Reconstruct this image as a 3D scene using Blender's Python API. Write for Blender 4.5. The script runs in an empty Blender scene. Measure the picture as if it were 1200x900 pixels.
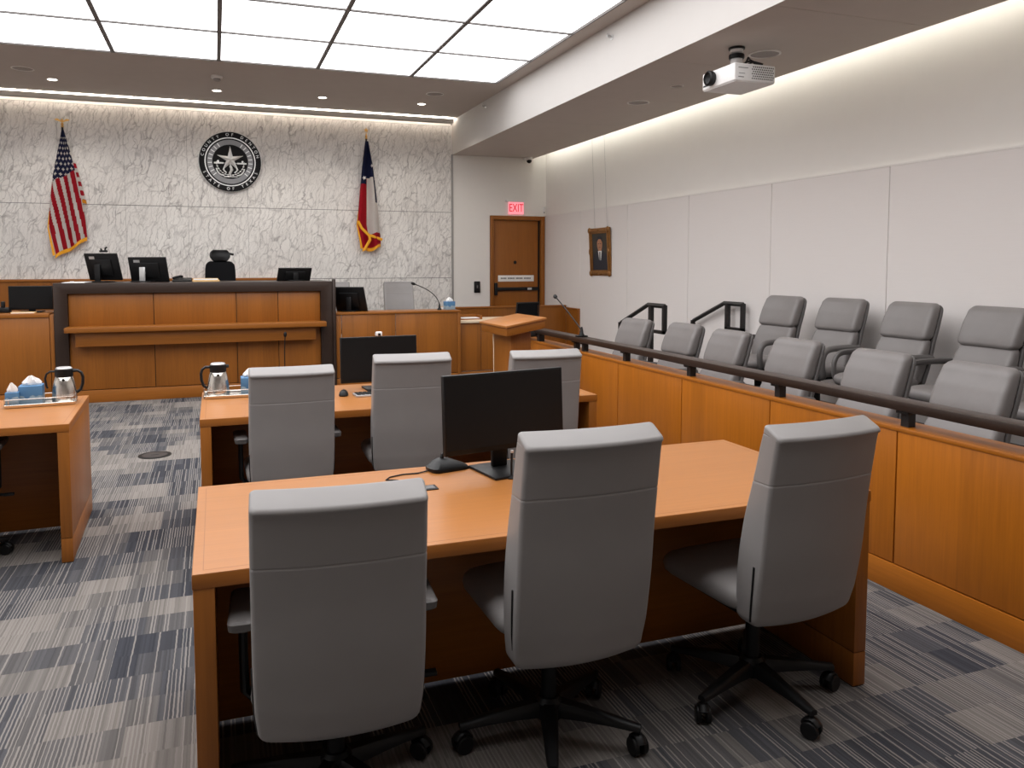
import bpy, bmesh, math, random
from mathutils import Vector, Matrix
PI = math.pi
R = math.radians
random.seed(7)
scn = bpy.context.scene
C = scn.collection

# ------------------------------------------------------------------ materials
class NT:
    def __init__(s, name):
        s.m = bpy.data.materials.new(name); s.m.use_nodes = True
        s.t = s.m.node_tree; s.t.nodes.clear()
        s.out = s.t.nodes.new('ShaderNodeOutputMaterial')
    def n(s, typ, _p=None, **kw):
        nd = s.t.nodes.new(typ)
        for k, v in (_p or {}).items(): setattr(nd, k, v)
        for k, v in kw.items():
            k = k.replace('_', ' ')
            s.set(nd.inputs[k], v)
        return nd
    def set(s, sock, v):
        if isinstance(v, bpy.types.NodeSocket): s.t.links.new(v, sock)
        else:
            if isinstance(v, tuple) and len(v) == 3 and sock.type == 'RGBA': v = v + (1,)
            sock.default_value = v
    def math(s, op, a, b=0.0, c=0.0):
        nd = s.t.nodes.new('ShaderNodeMath'); nd.operation = op
        s.set(nd.inputs[0], a); s.set(nd.inputs[1], b); s.set(nd.inputs[2], c)
        return nd.outputs[0]
    def mix(s, f, a, b):
        nd = s.t.nodes.new('ShaderNodeMix'); nd.data_type = 'RGBA'
        s.set(nd.inputs[0], f); s.set(nd.inputs[6], a); s.set(nd.inputs[7], b)
        return nd.outputs[2]
    def obj(s): return s.n('ShaderNodeTexCoord').outputs['Object']
    def xyz(s, v):
        nd = s.n('ShaderNodeSeparateXYZ'); s.set(nd.inputs[0], v); return nd.outputs
    def vec(s, x, y, z):
        nd = s.n('ShaderNodeCombineXYZ')
        s.set(nd.inputs[0], x); s.set(nd.inputs[1], y); s.set(nd.inputs[2], z); return nd.outputs[0]
    def white(s, v):
        nd = s.n('ShaderNodeTexWhiteNoise', {'noise_dimensions': '3D'}); s.set(nd.inputs['Vector'], v)
        return nd.outputs['Value']
    def map(s, v, scale):
        nd = s.n('ShaderNodeMapping'); s.set(nd.inputs['Vector'], v); nd.inputs['Scale'].default_value = scale
        return nd.outputs[0]
    def noise(s, v, scale=5, detail=3, rough=.5, dist=0):
        nd = s.n('ShaderNodeTexNoise', Scale=scale, Detail=detail, Roughness=rough, Distortion=dist)
        s.set(nd.inputs['Vector'], v); return nd.outputs['Fac']
    def ramp(s, f, stops):
        nd = s.n('ShaderNodeValToRGB'); s.set(nd.inputs[0], f)
        e = nd.color_ramp.elements
        while len(e) < len(stops): e.new(0.5)
        for i, (p, c) in enumerate(stops):
            e[i].position = p; e[i].color = tuple(c) + (1,) if len(c) == 3 else c
        return nd.outputs[0]
    def bump(s, h, st=.2, d=.002):
        nd = s.n('ShaderNodeBump', Strength=st, Distance=d); s.set(nd.inputs['Height'], h)
        return nd.outputs[0]
    def bsdf(s, col, rough=.5, metal=0, spec=.5, normal=None, coat=0, emit=None, es=0, trans=0):
        b = s.n('ShaderNodeBsdfPrincipled')
        s.set(b.inputs['Base Color'], col); s.set(b.inputs['Roughness'], rough)
        s.set(b.inputs['Metallic'], metal); s.set(b.inputs['Specular IOR Level'], spec)
        b.inputs['Coat Weight'].default_value = coat
        b.inputs['Coat Roughness'].default_value = .15
        b.inputs['Transmission Weight'].default_value = trans
        if normal is not None: s.set(b.inputs['Normal'], normal)
        if emit is not None:
            s.set(b.inputs['Emission Color'], emit); b.inputs['Emission Strength'].default_value = es
        s.t.links.new(b.outputs[0], s.out.inputs[0])
        return s.m

def plain(name, col, rough=.5, metal=0, spec=.5, grain=.06, gs=60):
    t = NT(name)
    f = t.noise(t.obj(), gs, 2)
    c = t.mix(f, tuple(x*(1-grain) for x in col), tuple(min(1, x*(1+grain)) for x in col))
    return t.bsdf(c, rough, metal, spec)

def wood(name, col, axis, rough=.38, band=.16, var=.10, spec=.4, coat=0.0):
    t = NT(name); o = t.obj(); x, y, z = t.xyz(o)
    if axis == 'z': sc = (38, 38, 1.6); u = t.math('ADD', x, y)
    elif axis == 'x': sc = (1.4, 34, 34); u = t.math('ADD', y, z)
    else: sc = (34, 1.4, 34); u = t.math('ADD', x, z)
    fine = t.noise(t.map(o, sc), 2.2, 5, .6, .3)
    coarse = t.noise(t.map(o, tuple(q*.16 for q in sc)), 1.4, 3, .5, .8)
    bid = t.math('FLOOR', t.math('DIVIDE', u, band))
    br = t.white(t.vec(bid, 3.3, 1.7))
    f = t.math('ADD', t.math('MULTIPLY', fine, .50), t.math('ADD', t.math('MULTIPLY', coarse, .32), t.math('MULTIPLY', br, .18)))
    a = tuple(q*(1-var*2.6) for q in col); b = tuple(min(1, q*(1+var*2.2)) for q in col)
    cc = t.ramp(f, [(.25, a), (.75, b)])
    return t.bsdf(cc, rough, 0, spec, t.bump(fine, .06, .001), coat)

M = {}
WOOD = (.275, .092, .012)
M['wood_v'] = wood('veneer_vertical', WOOD, 'z')
M['wood_x'] = wood('veneer_lengthwise', WOOD, 'x')
M['wood_y'] = wood('veneer_crosswise', WOOD, 'y')
M['jury_v'] = wood('jury_veneer', (.385, .118, .0075), 'z')
M['jury_y'] = wood('jury_veneer_base', (.385, .122, .010), 'y')
M['table'] = wood('table_veneer', (.405, .158, .041), 'x', .33, .22, .055, .4)
M['table_v'] = wood('table_leg_veneer', (.32, .108, .016), 'z')
M['table_e'] = wood('table_edge_veneer', (.34, .115, .018), 'x')
M['darkwood'] = wood('espresso_wood', (.030, .017, .012), 'x', .35, .2, .12)
M['inlay'] = plain('dark_inlay', (.30, .11, .03), .4)
M['seamdark'] = plain('reveal_shadow_gap', (.03, .018, .01), .8)

t = NT('grey_leather')
v = t.n('ShaderNodeTexVoronoi', {'feature': 'DISTANCE_TO_EDGE'}, Scale=420.0); t.set(v.inputs['Vector'], t.obj())
f = t.noise(t.obj(), 9, 3)
M['leather'] = t.bsdf(t.mix(f, (.262, .248, .243), (.292, .277, .271)), .43, 0, .45, t.bump(v.outputs[0], .08, .001))
t = NT('jury_leather')
f = t.noise(t.obj(), 7, 4)
M['leather2'] = t.bsdf(t.mix(f, (.172, .158, .153), (.205, .189, .184)), .45, 0, .45, t.bump(f, .35, .006))
M['black'] = plain('black_plastic', (.006, .006, .0065), .45, 0, .3)
M['blackmetal'] = plain('black_powder_coat', (.010, .009, .009), .5)
M['screen'] = plain('dark_screen', (.007, .007, .0075), .35, 0, .25)
M['mesh'] = plain('black_mesh_fabric', (.006, .006, .007), .85, 0, .15, .4, 300)
M['armgrey'] = plain('grey_arm_plastic', (.11, .105, .105), .4)
M['shell'] = plain('grey_shell_upholstery', (.11, .102, .099), .5)
M['armdark'] = plain('dark_arm_plastic', (.045, .042, .042), .4)
M['steel'] = plain('brushed_steel', (.74, .71, .67), .22, 1, .5, .05)
M['silver'] = plain('silver_plastic', (.62, .62, .62), .3, .6)
M['white'] = plain('white_plastic', (.78, .77, .76), .4)
M['paper'] = plain('white_paper', (.82, .81, .79), .8)
M['manila'] = plain('manila_card', (.72, .46, .20), .7)
M['cream'] = plain('cream_laminate', (.72, .58, .42), .45)
M['gold'] = plain('gold_metal', (.78, .46, .14), .3, .9)
M['fringe'] = plain('gold_fringe', (.80, .36, .02), .7, 0, .3, .25, 200)
M['red'] = plain('flag_red', (.47, .010, .024), .75, 0, .25)
M['flagwhite'] = plain('flag_white', (.76, .72, .69), .75, 0, .25)
M['navy'] = plain('flag_navy', (.012, .016, .062), .75, 0, .25)
M['sealblack'] = plain('seal_black', (.008, .008, .009), .7, 0, .2)
M['sealgrey'] = plain('seal_grey', (.20, .20, .205), .4, .5)
M['sealsilver'] = plain('seal_silver', (.66, .66, .65), .3, .5)
M['plaster'] = plain('wall_plaster', (.80, .775, .74), .75, 0, .2, .015, 6)
t = NT('acoustic_panel_fabric')
x, y, z = t.xyz(t.obj())
w = t.noise(t.map(t.obj(), (3, 3, 160)), 2, 2)
M['panel'] = t.bsdf(t.mix(w, (.745, .705, .685), (.78, .74, .72)), .85, 0, .15)
M['panelcap'] = plain('panel_cap', (.76, .73, .70), .6)
M['ceiling'] = plain('ceiling_paint', (.56, .505, .462), .85, 0, .1, .03, 5)
M['beam'] = plain('beam_paint', (.60, .58, .56), .8, 0, .15, .015, 5)
M['whitering'] = plain('fixture_ring', (.80, .77, .74), .6)
M['speakergrille'] = plain('grille_cloth', (.40, .37, .345), .9, 0, .1, .2, 500)
M['bar'] = plain('ceiling_bar', (.14, .13, .125), .5)
M['aluminium'] = plain('aluminium_trim', (.42, .41, .40), .4, .7)
M['rearbounce'] = plain('rear_wall_bounce', (.58, .54, .50), .85)  # unseen wall, tone raised to bounce fill light onto the chair backs

def emit(name, col, st):
    t = NT(name); e = t.n('ShaderNodeEmission', Color=col, Strength=st)
    t.t.links.new(e.outputs[0], t.out.inputs[0]); return t.m
M['lum'] = emit('luminous_diffuser', (1.0, .985, .99), 3.4)
M['lum'].cycles.emission_sampling = 'FRONT'
M['led'] = emit('led_strip', (1.0, .93, .82), 14)
M['led_slot'] = emit('led_slot_strip', (1.0, .94, .84), 26)
M['led_wall'] = emit('led_wall_washer', (1.0, .985, .89), 12)
M['down'] = emit('downlight_lens', (1.0, .93, .82), 9)
M['exitglow'] = emit('exit_panel_glow', (1.0, .30, .34), 1.15)
M['exitred'] = emit('exit_letter_glow', (.75, .012, .03), 1.0)

# carpet tiles
t = NT('carpet_tiles'); o = t.obj(); x, y, z = t.xyz(o)
def blocks(w, h, seed):
    row = t.math('FLOOR', t.math('DIVIDE', y, h))
    sh = t.math('MULTIPLY', t.white(t.vec(row, seed, .5)), w*1.7)
    col = t.math('FLOOR', t.math('DIVIDE', t.math('ADD', x, sh), w))
    return t.white(t.vec(row, col, seed)), row, col
v1, r1, c1 = blocks(.46, .36, 1.3)
v2, r2, c2 = blocks(.23, .18, 7.7)
v3, r3, c3 = blocks(.23, .36, 4.1)
tone = t.math('ADD', t.math('MULTIPLY', v1, .45), t.math('ADD', t.math('MULTIPLY', v2, .35), t.math('MULTIPLY', v3, .20)))
jit = t.math('MULTIPLY', t.math('SUBTRACT', t.noise(o, 30, 2), .5), .005)
ph = t.math('DIVIDE', t.math('ADD', x, jit), .0138)
fr = t.math('FRACT', ph); st = t.math('FLOOR', ph)
on = t.math('LESS_THAN', fr, t.math('ADD', .22, t.math('MULTIPLY', t.white(t.vec(st, r2, 5.5)), .30)))
sw = t.white(t.vec(t.math('FLOOR', t.math('MULTIPLY', ph, 2)), r2, 2.2))
sw2 = t.white(t.vec(st, r3, t.math('ADD', c3, 9.2)))
pres = t.math('GREATER_THAN', sw2, t.math('SUBTRACT', .80, t.math('MULTIPLY', t.white(t.vec(r3, c3, 3.7)), .85)))
stripe = t.math('MULTIPLY', on, pres)
base = t.ramp(tone, [(.25, (.044, .046, .055)), (.45, (.074, .074, .081)), (.58, (.115, .108, .105)), (.74, (.205, .186, .170))])
shade = t.math('ADD', .80, t.math('MULTIPLY', sw, .40))
vm = t.n('ShaderNodeVectorMath', {'operation': 'SCALE'}); t.set(vm.inputs[0], base); t.set(vm.inputs['Scale'], shade)
lit = t.mix(t.math('MULTIPLY', stripe, .85), vm.outputs[0], (.265, .243, .226))
pile = t.noise(o, 420, 2, .7)
vm2 = t.n('ShaderNodeVectorMath', {'operation': 'SCALE'}); t.set(vm2.inputs[0], lit)
t.set(vm2.inputs['Scale'], t.math('ADD', .62, t.math('MULTIPLY', pile, .76)))
M['carpet'] = t.bsdf(vm2.outputs[0], .95, 0, .1, t.bump(pile, .5, .004))

# marble
t = NT('veined_marble'); o = t.obj()
warp = t.n('ShaderNodeTexNoise', Scale=3.2, Detail=4.0, Roughness=.6); t.set(warp.inputs['Vector'], o)
va = t.n('ShaderNodeVectorMath', {'operation': 'MULTIPLY_ADD'})
t.set(va.inputs[0], warp.outputs['Color']); va.inputs[1].default_value = (.22, .1, .42); t.set(va.inputs[2], o)
x, y, z = t.xyz(va.outputs[0])
lean = t.math('SUBTRACT', x, t.math('MULTIPLY', z, .30))
def veins(fx, fz, seed, w0, w1):
    v = t.n('ShaderNodeTexVoronoi', {'feature': 'DISTANCE_TO_EDGE'}, Scale=1.0)
    t.set(v.inputs['Vector'], t.vec(t.math('MULTIPLY', lean, fx), seed, t.math('MULTIPLY', z, fz)))
    return t.ramp(v.outputs['Distance'], [(w0, (0, 0, 0)), (w1, (1, 1, 1))])
va1 = veins(15, 4.6, .4, .0, .085); va2 = veins(30, 9.0, 2.4, .0, .09); va3 = veins(6, 1.9, 6.1, .0, .06)
big = t.noise(o, 1.1, 4)
mod = t.ramp(t.noise(o, 4.5, 4), [(.38, (.15, .15, .15)), (.62, (1, 1, 1))])
f1 = t.math('MULTIPLY', t.math('SUBTRACT', 1.0, va1), t.math('MULTIPLY', mod, .66))
f2 = t.math('MULTIPLY', t.math('SUBTRACT', 1.0, va2), t.math('MULTIPLY', t.math('SUBTRACT', 1.15, mod), .36))
f3 = t.math('MULTIPLY', t.math('SUBTRACT', 1.0, va3), .34)
ff = t.math('MINIMUM', t.math('ADD', f1, t.math('ADD', f2, f3)), .95)
ground = t.mix(t.ramp(big, [(.35, (0, 0, 0)), (.65, (1, 1, 1))]), (.75, .725, .695), (.86, .84, .81))
M['marble'] = t.bsdf(t.mix(ff, ground, (.30, .28, .27)), .38, 0, .4)

# tissue carton: blue with paler mountain-like shape
t = NT('blue_tissue_carton'); x, y, z = t.xyz(t.obj())
nn = t.noise(t.map(t.obj(), (1, 1, .3)), 30, 3)
edge = t.math('SUBTRACT', t.math('ADD', .012, t.math('MULTIPLY', nn, .075)), z)
m_ = t.math('GREATER_THAN', edge, 0.0)
sk = t.noise(t.obj(), 14, 2)
blue = t.mix(sk, (.050, .150, .30), (.085, .22, .39))
M['carton'] = t.bsdf(t.mix(t.math('MULTIPLY', m_, .75), blue, (.36, .46, .52)), .55)

# portrait canvas background
t = NT('painted_dark_ground')
M['canvas'] = t.bsdf(t.mix(t.noise(t.obj(), 6, 4), (.018, .016, .013), (.050, .042, .032)), .5)
M['suit'] = plain('painted_suit', (.008, .011, .022), .5)
M['skin'] = plain('painted_face', (.42, .20, .11), .5, 0, .3, .3, 30)
M['gilt'] = plain('gilt_wood', (.26, .115, .028), .42, .35, .5, .45, 40)

# ------------------------------------------------------------------ mesh helpers
class MB:
    def __init__(s): s.bm = bmesh.new(); s.mats = []
    def _mi(s, mat):
        if mat is None: mat = s.mats[0] if s.mats else None
        if mat is None: return 0
        if mat not in s.mats: s.mats.append(mat)
        return s.mats.index(mat)
    def box(s, x0, y0, z0, x1, y1, z1, bev=0, mat=None, seg=2, M4=None):
        tb = bmesh.new()
        bmesh.ops.create_cube(tb, size=1)
        bmesh.ops.scale(tb, vec=(abs(x1-x0), abs(y1-y0), abs(z1-z0)), verts=tb.verts)
        bmesh.ops.translate(tb, vec=((x0+x1)/2, (y0+y1)/2, (z0+z1)/2), verts=tb.verts)
        if bev > 0:
            bev = min(bev, .49*min(abs(x1-x0), abs(y1-y0), abs(z1-z0)))
            bmesh.ops.bevel(tb, geom=list(tb.edges), offset=bev, segments=seg, affect='EDGES', profile=.5)
        s._merge(tb, mat, M4); return s
    def _merge(s, tb, mat, M4=None):
        mi = s._mi(mat)
        if M4 is not None: bmesh.ops.transform(tb, matrix=M4, verts=tb.verts)
        for f in tb.faces: f.material_index = mi
        me = bpy.data.meshes.new('tmp'); tb.to_mesh(me); tb.free()
        s.bm.from_mesh(me); bpy.data.meshes.remove(me)
    def loft(s, loops, mat=None, cap=True, closed=True, M4=None):
        tb = bmesh.new(); rows = [[tb.verts.new(p) for p in lp] for lp in loops]
        n = len(rows[0])
        for a, b in zip(rows, rows[1:]):
            for i in range(n if closed else n-1):
                j = (i+1) % n
                try: tb.faces.new((a[i], a[j], b[j], b[i]))
                except ValueError: pass
        if cap and closed:
            tb.faces.new(rows[0][::-1]); tb.faces.new(rows[-1])
        bmesh.ops.recalc_face_normals(tb, faces=tb.faces)
        s._merge(tb, mat, M4); return s
    def cyl(s, p, r, h, axis='z', n=24, mat=None, r2=None, bev=0):
        r2 = r if r2 is None else r2
        prof = [(r, 0), (r2, h)]
        if bev: prof = [(r-bev, 0), (r, bev), (r2, h-bev), (r2-bev, h)]
        return s.lathe(prof, p, axis, n, mat)
    def lathe(s, prof, p=(0, 0, 0), axis='z', n=28, mat=None, M4=None):
        loops = []
        for r, h in prof:
            lp = []
            for i in range(n):
                a = 2*PI*i/n; c, q = r*math.cos(a), r*math.sin(a)
                v = {'z': (c, q, h), 'y': (c, h, q), 'x': (h, c, q)}[axis]
                lp.append((p[0]+v[0], p[1]+v[1], p[2]+v[2]))
            loops.append(lp)
        return s.loft(loops, mat, M4=M4)
    def tube(s, pts, r, mat=None, n=10, flat=None, M4=None):
        pts = [Vector(p) for p in pts]; loops = []
        tang = []
        for i in range(len(pts)):
            a = pts[max(i-1, 0)]; b = pts[min(i+1, len(pts)-1)]
            tang.append((b-a).normalized())
        up = Vector((0, 0, 1))
        if abs(tang[0].dot(up)) > .95: up = Vector((1, 0, 0))
        nrm = (up - tang[0]*up.dot(tang[0])).normalized()
        for i, p in enumerate(pts):
            nrm = (nrm - tang[i]*nrm.dot(tang[i])).normalized()
            bi = tang[i].cross(nrm)
            rr = r[i] if isinstance(r, (list, tuple)) else r
            ra, rb = (rr, rr) if flat is None else (rr*flat[0], rr*flat[1])
            loops.append([p + nrm*ra*math.cos(2*PI*k/n) + bi*rb*math.sin(2*PI*k/n) for k in range(n)])
        return s.loft(loops, mat, M4=M4)
    def prism(s, poly, axis, d0, d1, mat=None, bev=0, M4=None):
        tb = bmesh.new()
        def P(u, v, d): return {'x': (d, u, v), 'y': (u, d, v), 'z': (u, v, d)}[axis]
        vs = [tb.verts.new(P(u, v, d0)) for u, v in poly]
        f = tb.faces.new(vs)
        r = bmesh.ops.extrude_face_region(tb, geom=[f])
        vv = [g for g in r['geom'] if isinstance(g, bmesh.types.BMVert)]
        k = 'xyz'.index(axis); dv = [0, 0, 0]; dv[k] = d1-d0
        bmesh.ops.translate(tb, vec=dv, verts=vv)
        bmesh.ops.recalc_face_normals(tb, faces=tb.faces)
        if bev: bmesh.ops.bevel(tb, geom=list(tb.edges), offset=bev, segments=2, affect='EDGES', profile=.5)
        s._merge(tb, mat, M4); return s
    def sphere(s, p, r, mat=None, sc=(1, 1, 1), n=16):
        tb = bmesh.new(); bmesh.ops.create_uvsphere(tb, u_segments=n, v_segments=n//2+2, radius=r)
        bmesh.ops.scale(tb, vec=sc, verts=tb.verts); bmesh.ops.translate(tb, vec=p, verts=tb.verts)
        s._merge(tb, mat); return s
    def build(s, name, mat=None, parent=None, loc=(0, 0, 0), rot=(0, 0, 0), ang=38):
        me = bpy.data.meshes.new(name); s.bm.to_mesh(me); s.bm.free()
        mats = s.mats or [mat]
        if mat is not None and not s.mats: mats = [mat]
        for m in mats: me.materials.append(m)
        me.shade_smooth(); me.set_sharp_from_angle(angle=R(ang))
        o = bpy.data.objects.new(name, me); C.objects.link(o)
        o.location = loc; o.rotation_euler = rot
        if parent: o.parent = parent
        return o
def mb(mat=None):
    m = MB()
    if mat is not None: m.mats.append(M[mat] if isinstance(mat, str) else mat)
    return m
def tag(o, label, cat, group=None):
    o['label'] = label; o['category'] = cat
    if group: o['group'] = group
    return o
def struct(o):
    o['kind'] = 'structure'; return o
def thing(name, label, cat, loc=(0, 0, 0), rz=0, group=None):
    o = bpy.data.objects.new(name, None); C.objects.link(o)
    o.location = loc; o.rotation_euler = (0, 0, rz); o.empty_display_size = .1
    return tag(o, label, cat, group)
KIDS = {}
def dup(root, loc, rz, label, group=None):
    r = root.copy(); C.objects.link(r); r.location = loc; r.rotation_euler = (0, 0, rz); r['label'] = label
    if group: r['group'] = group
    def rec(src, dst):
        for ch in [q for q in bpy.data.objects if q.parent == src]:
            c = ch.copy(); C.objects.link(c); c.parent = dst; rec(ch, c)
    rec(root, r)
    return r
def arc(c, r, a0, a1, n, plane='xz', d=0):
    out = []
    for i in range(n+1):
        a = a0+(a1-a0)*i/n; u, v = c[0]+r*math.cos(a), c[1]+r*math.sin(a)
        out.append({'xz': (u, d, v), 'yz': (d, u, v), 'xy': (u, v, d)}[plane])
    return out
def rrect(w, d, r, n=5, cx=0, cy=0):
    pts = []
    r = min(r, w/2-1e-4, d/2-1e-4)
    for k, (sx, sy) in enumerate(((1, 1), (-1, 1), (-1, -1), (1, -1))):
        for i in range(n+1):
            a = PI/2*k + PI/2*i/n
            pts.append((cx+sx*(w/2-r)+r*math.cos(a), cy+sy*(d/2-r)+r*math.sin(a)))
    return pts
def text_mesh(body, size, ext=.002):
    cu = bpy.data.curves.new('t', 'FONT'); cu.body = body; cu.size = size; cu.extrude = ext
    cu.align_x = 'CENTER'; cu.align_y = 'CENTER'; cu.resolution_u = 3
    o = bpy.data.objects.new('t', cu); C.objects.link(o)
    dg = bpy.context.evaluated_depsgraph_get(); dg.update()
    me = bpy.data.meshes.new_from_object(o.evaluated_get(dg))
    bpy.data.objects.remove(o); bpy.data.curves.remove(cu)
    return me
def add_text(m, body, size, M4, mat, ext=.002):
    me = text_mesh(body, size, ext); tb = bmesh.new(); tb.from_mesh(me); bpy.data.meshes.remove(me)
    m._merge(tb, mat, M4)

# ------------------------------------------------------------------ room shell
XL, XR, YB, YR = -5.9, 5.609, 13.0, -4.0
ZC, ZS, XB, XS = 4.036, 3.464, 3.86, 5.36
m = mb('carpet'); m.box(XL, YR, -.1, XR, YB, 0); struct(m.build('floor'))
# back wall of marble slabs
m = mb('marble')
zrows = [(0, 1.360), (1.368, 2.480), (2.488, 3.935)]
for k, (z0, z1) in enumerate(zrows):
    off = (-.366, -.366, -.366)[k] if k else 0.0
    xs = [-.366 + .8765*i for i in range(-7, 6)]
    if k == 0: xs = [q+.30 for q in xs]
    if k == 2: xs = [-.366 + .8765*i for i in range(-7, 6)]
    xs = [XL] + [q for q in xs if XL+.2 < q < 3.70] + [3.84]
    for a, b in zip(xs, xs[1:]):
        m.box(a+.0018, YB, z0, b-.0018, YB+.04, z1)
m.box(XL, YB+.012, 0, 3.84, YB+.2, 4.4, 0, M['bar'])
m.box(XL, YB, 3.939, 3.84, YB+.005, 4.35, 0, M['plaster'])
struct(m.build('wall_back'))
# white wall with the exit door, to the right of the marble
m = mb('plaster')
m.box(3.84, YB, 0, 4.54, YB+.2, ZS+.5); m.box(5.58, YB, 0, XR, YB+.2, ZS+.5); m.box(4.54, YB, 2.45, 5.58, YB+.2, ZS+.5)
m.box(3.842, YB-.012, 0, 3.875, YB, ZS, 0, M['aluminium'])
struct(m.build('wall_door'))
# right wall: plaster above, fabric-wrapped panels below
m = mb('plaster'); m.box(XR, YR, 0, XR+.2, YB+.2, 4.3)
struct(m.build('wall_right'))
m = mb('panel')
ys = [YB, 11.54, 10.0, 8.455, 6.91, 5.36, 3.81, 2.27, .72, -.83, -2.4, YR]
for a, b in zip(ys, ys[1:]): m.box(XR-.025, b+.003, .0, XR, a-.003, 2.445, .003, None, 1)
m.box(XR-.0255, YR, 2.4445, XR, YB, 2.462, 0, M['panelcap'])
struct(m.build('trim_1'))
m = mb('plaster'); m.box(XL-.2, YR, 0, XL, YB, 4.3); struct(m.build('wall_left'))
m = mb('rearbounce'); m.box(XL, YR-.2, 0, XR, YR, 4.3); struct(m.build('wall_rear'))
# ceiling with its opening for the luminous panels
LX = [3.648, 2.462, 1.265, .10, -1.05, -2.20, -3.36, -4.52]
LY = [10.16, 8.93, 7.76, 6.59, 5.42, 4.25, 3.08, 1.91, .74]
m = mb('ceiling')
m.box(LX[0], YR, ZC, XB, 12.70, ZC+.08); m.box(XL, YR, ZC, LX[-1], 12.70, ZC+.08)
m.box(LX[-1], LY[0], ZC, LX[0], 12.70, ZC+.08); m.box(LX[-1], YR, ZC, LX[0], LY[-1], ZC+.08)
m.box(XL, 12.70, ZC+.30, XB, YB+.2, ZC+.38)          # lid over the wall-wash slot
m.box(XL, 12.66, ZC+.08, XB, 12.70, ZC+.30)
m.box(LX[-1]-.1, LY[-1]-.1, ZC+.25, LX[0]+.1, LY[0]+.1, ZC+.33)
struct(m.build('ceiling'))
# beam and lowered soffit over the jury side
m = mb('beam'); m.box(XB, YR, ZS, XB+.05, YB, 4.36)
sy = [YB, 11.2, 9.6, 8.0, 6.4, 4.8, 3.2, 1.6, 0, -2.5, YR]
for a, b in zip(sy, sy[1:]): m.box(XB+.05, b+.003, ZS, XS, a-.003, ZS+.08, 0, M['ceiling'])
m.box(XB+.001, YR, ZS-.0005, XB+.05, YB, ZS+.01, 0, M['ceiling'])
m.box(XS-.03, YR, ZS+.08, XS, YB, ZS+.5, 0, M['beam']); m.box(XS-.03, YR, ZS+.5, XR+.2, YB+.2, ZS+.58, 0, M['beam'])
struct(m.build('trim_2'))
# luminous ceiling
root = thing('luminous_ceiling', 'large luminous white panel ceiling divided by dark bars', 'ceiling light', ((LX[0]+LX[-1])/2, (LY[0]+LY[-1])/2, ZC))
L0 = Vector(root.location)
for i in range(len(LX)-1):
    for j in range(len(LY)-1):
        d = mb('lum')
        d.box(LX[i+1]+.022, LY[j+1]+.015, .012, LX[i]-.022, LY[j]-.015, .02)
        o = d.build('diffuser_panel', None, root, (-L0.x, -L0.y, 0))
f = mb('bar')
for i, x in enumerate(LX):
    w = .022 if 0 < i < len(LX)-1 else .008
    f.box(x-w, LY[-1], -.004, x+w, LY[0], .05)
for j, y in enumerate(LY):
    w = .015 if 0 < j < len(LY)-1 else .006
    f.box(LX[-1], y-w, -.003, LX[0], y+w, .05)
f.build('grid_frame', None, root, (-L0.x, -L0.y, 0))
# cove lights
def cove(name, label, parts, loc):
    r = thing(name, label, 'light', loc)
    for nm, mt, b in parts:
        q = mb(mt); q.box(*b); q.build(nm, None, r, (-loc[0], -loc[1], -loc[2]))
cove('cove_light', 'long warm light strip running along the ceiling edge above the marble wall', [
    ('lens', 'led', (XL+.05, 12.715, ZC-.016, 3.80, 12.76, ZC+.01)),
    ('lower_channel', 'beam', (XL+.05, 12.712, ZC-.085, 3.80, 12.835, ZC-.020)),
    ('wash_strip', 'led_slot', (XL+.05, 12.80, ZC-.019, 3.82, 12.830, ZC-.008))], (-1, 12.75, ZC))
cove('cove_light', 'hidden light strip glowing in the slot between soffit and right wall', [
    ('lamp_strip', 'led_wall', (XS+.005, YR+.2, ZS+.16, XS+.03, YB-.1, ZS+.20))], (XS, 5, ZS+.18))
# timber wainscots
m = mb('wood_v')
xx = [XL, -4.6, -3.4, -2.25, -1.1, .1, 1.25]
for a, b in zip(xx, xx[1:]): m.box(a+.002, 12.92, .0, b-.002, YB, 1.345)
m.box(XL, 12.90, 1.345, 1.26, YB, 1.385, .004, M['wood_x'])
struct(m.build('trim_3'))
m = mb('wood_v'); m.box(XR-.06, 11.53, 0, XR-.026, 12.0, .85); m.box(XR-.075, 11.53, .85, XR-.026, 12.0, .875, .003, M['wood_y'])
struct(m.build('trim_4'))

# exit door
root = bpy.data.objects.new('door_1', None); C.objects.link(root); root.location = (5.06, YB, 0); struct(root)
def dp(name, mt, fn, parent=root, base=(5.06, YB, 0), **kw):
    q = mb(mt); fn(q); return q.build(name, None, parent, tuple(-a for a in base))
dp('door_frame', 'wood_v', lambda q: (q.box(4.545, YB-.03, 0, 4.605, YB+.12, 2.445, .003), q.box(5.50, YB-.03, 0, 5.575, YB+.12, 2.445, .003), q.box(4.605, YB-.03, 2.375, 5.50, YB+.12, 2.445, .003)))
leaf = dp('door_leaf', 'wood_v', lambda q: q.box(4.61, YB+.02, .02, 5.46, YB+.06, 2.37, .002))
q = mb('black'); q.box(5.462, YB+.03, 0, 5.498, YB+.1, 2.37); q.build('side_gap', None, root, (-5.06, -YB, 0))
o = mb('black'); o.lathe([(.026, 0), (.030, -.008), (.012, -.012), (.008, -.012)], (5.02, YB+.02, 1.63), 'y', 20); o.build('peephole', None, root, (-5.06, -YB, 0))
q = mb('black'); q.box(4.625, YB-.03, 1.05, 4.675, YB+.02, 1.27, .008); q.box(4.675, YB-.03, 1.13, 5.46, YB+.01, 1.19, .01); q.box(5.24, YB-.036, 1.14, 5.32, YB-.03, 1.18, .002, M['silver'])
q.build('push_bar', None, root, (-5.06, -YB, 0))
q = mb('paper'); q.box(4.70, YB+.013, 1.29, 5.38, YB+.02, 1.40, .002)
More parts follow.
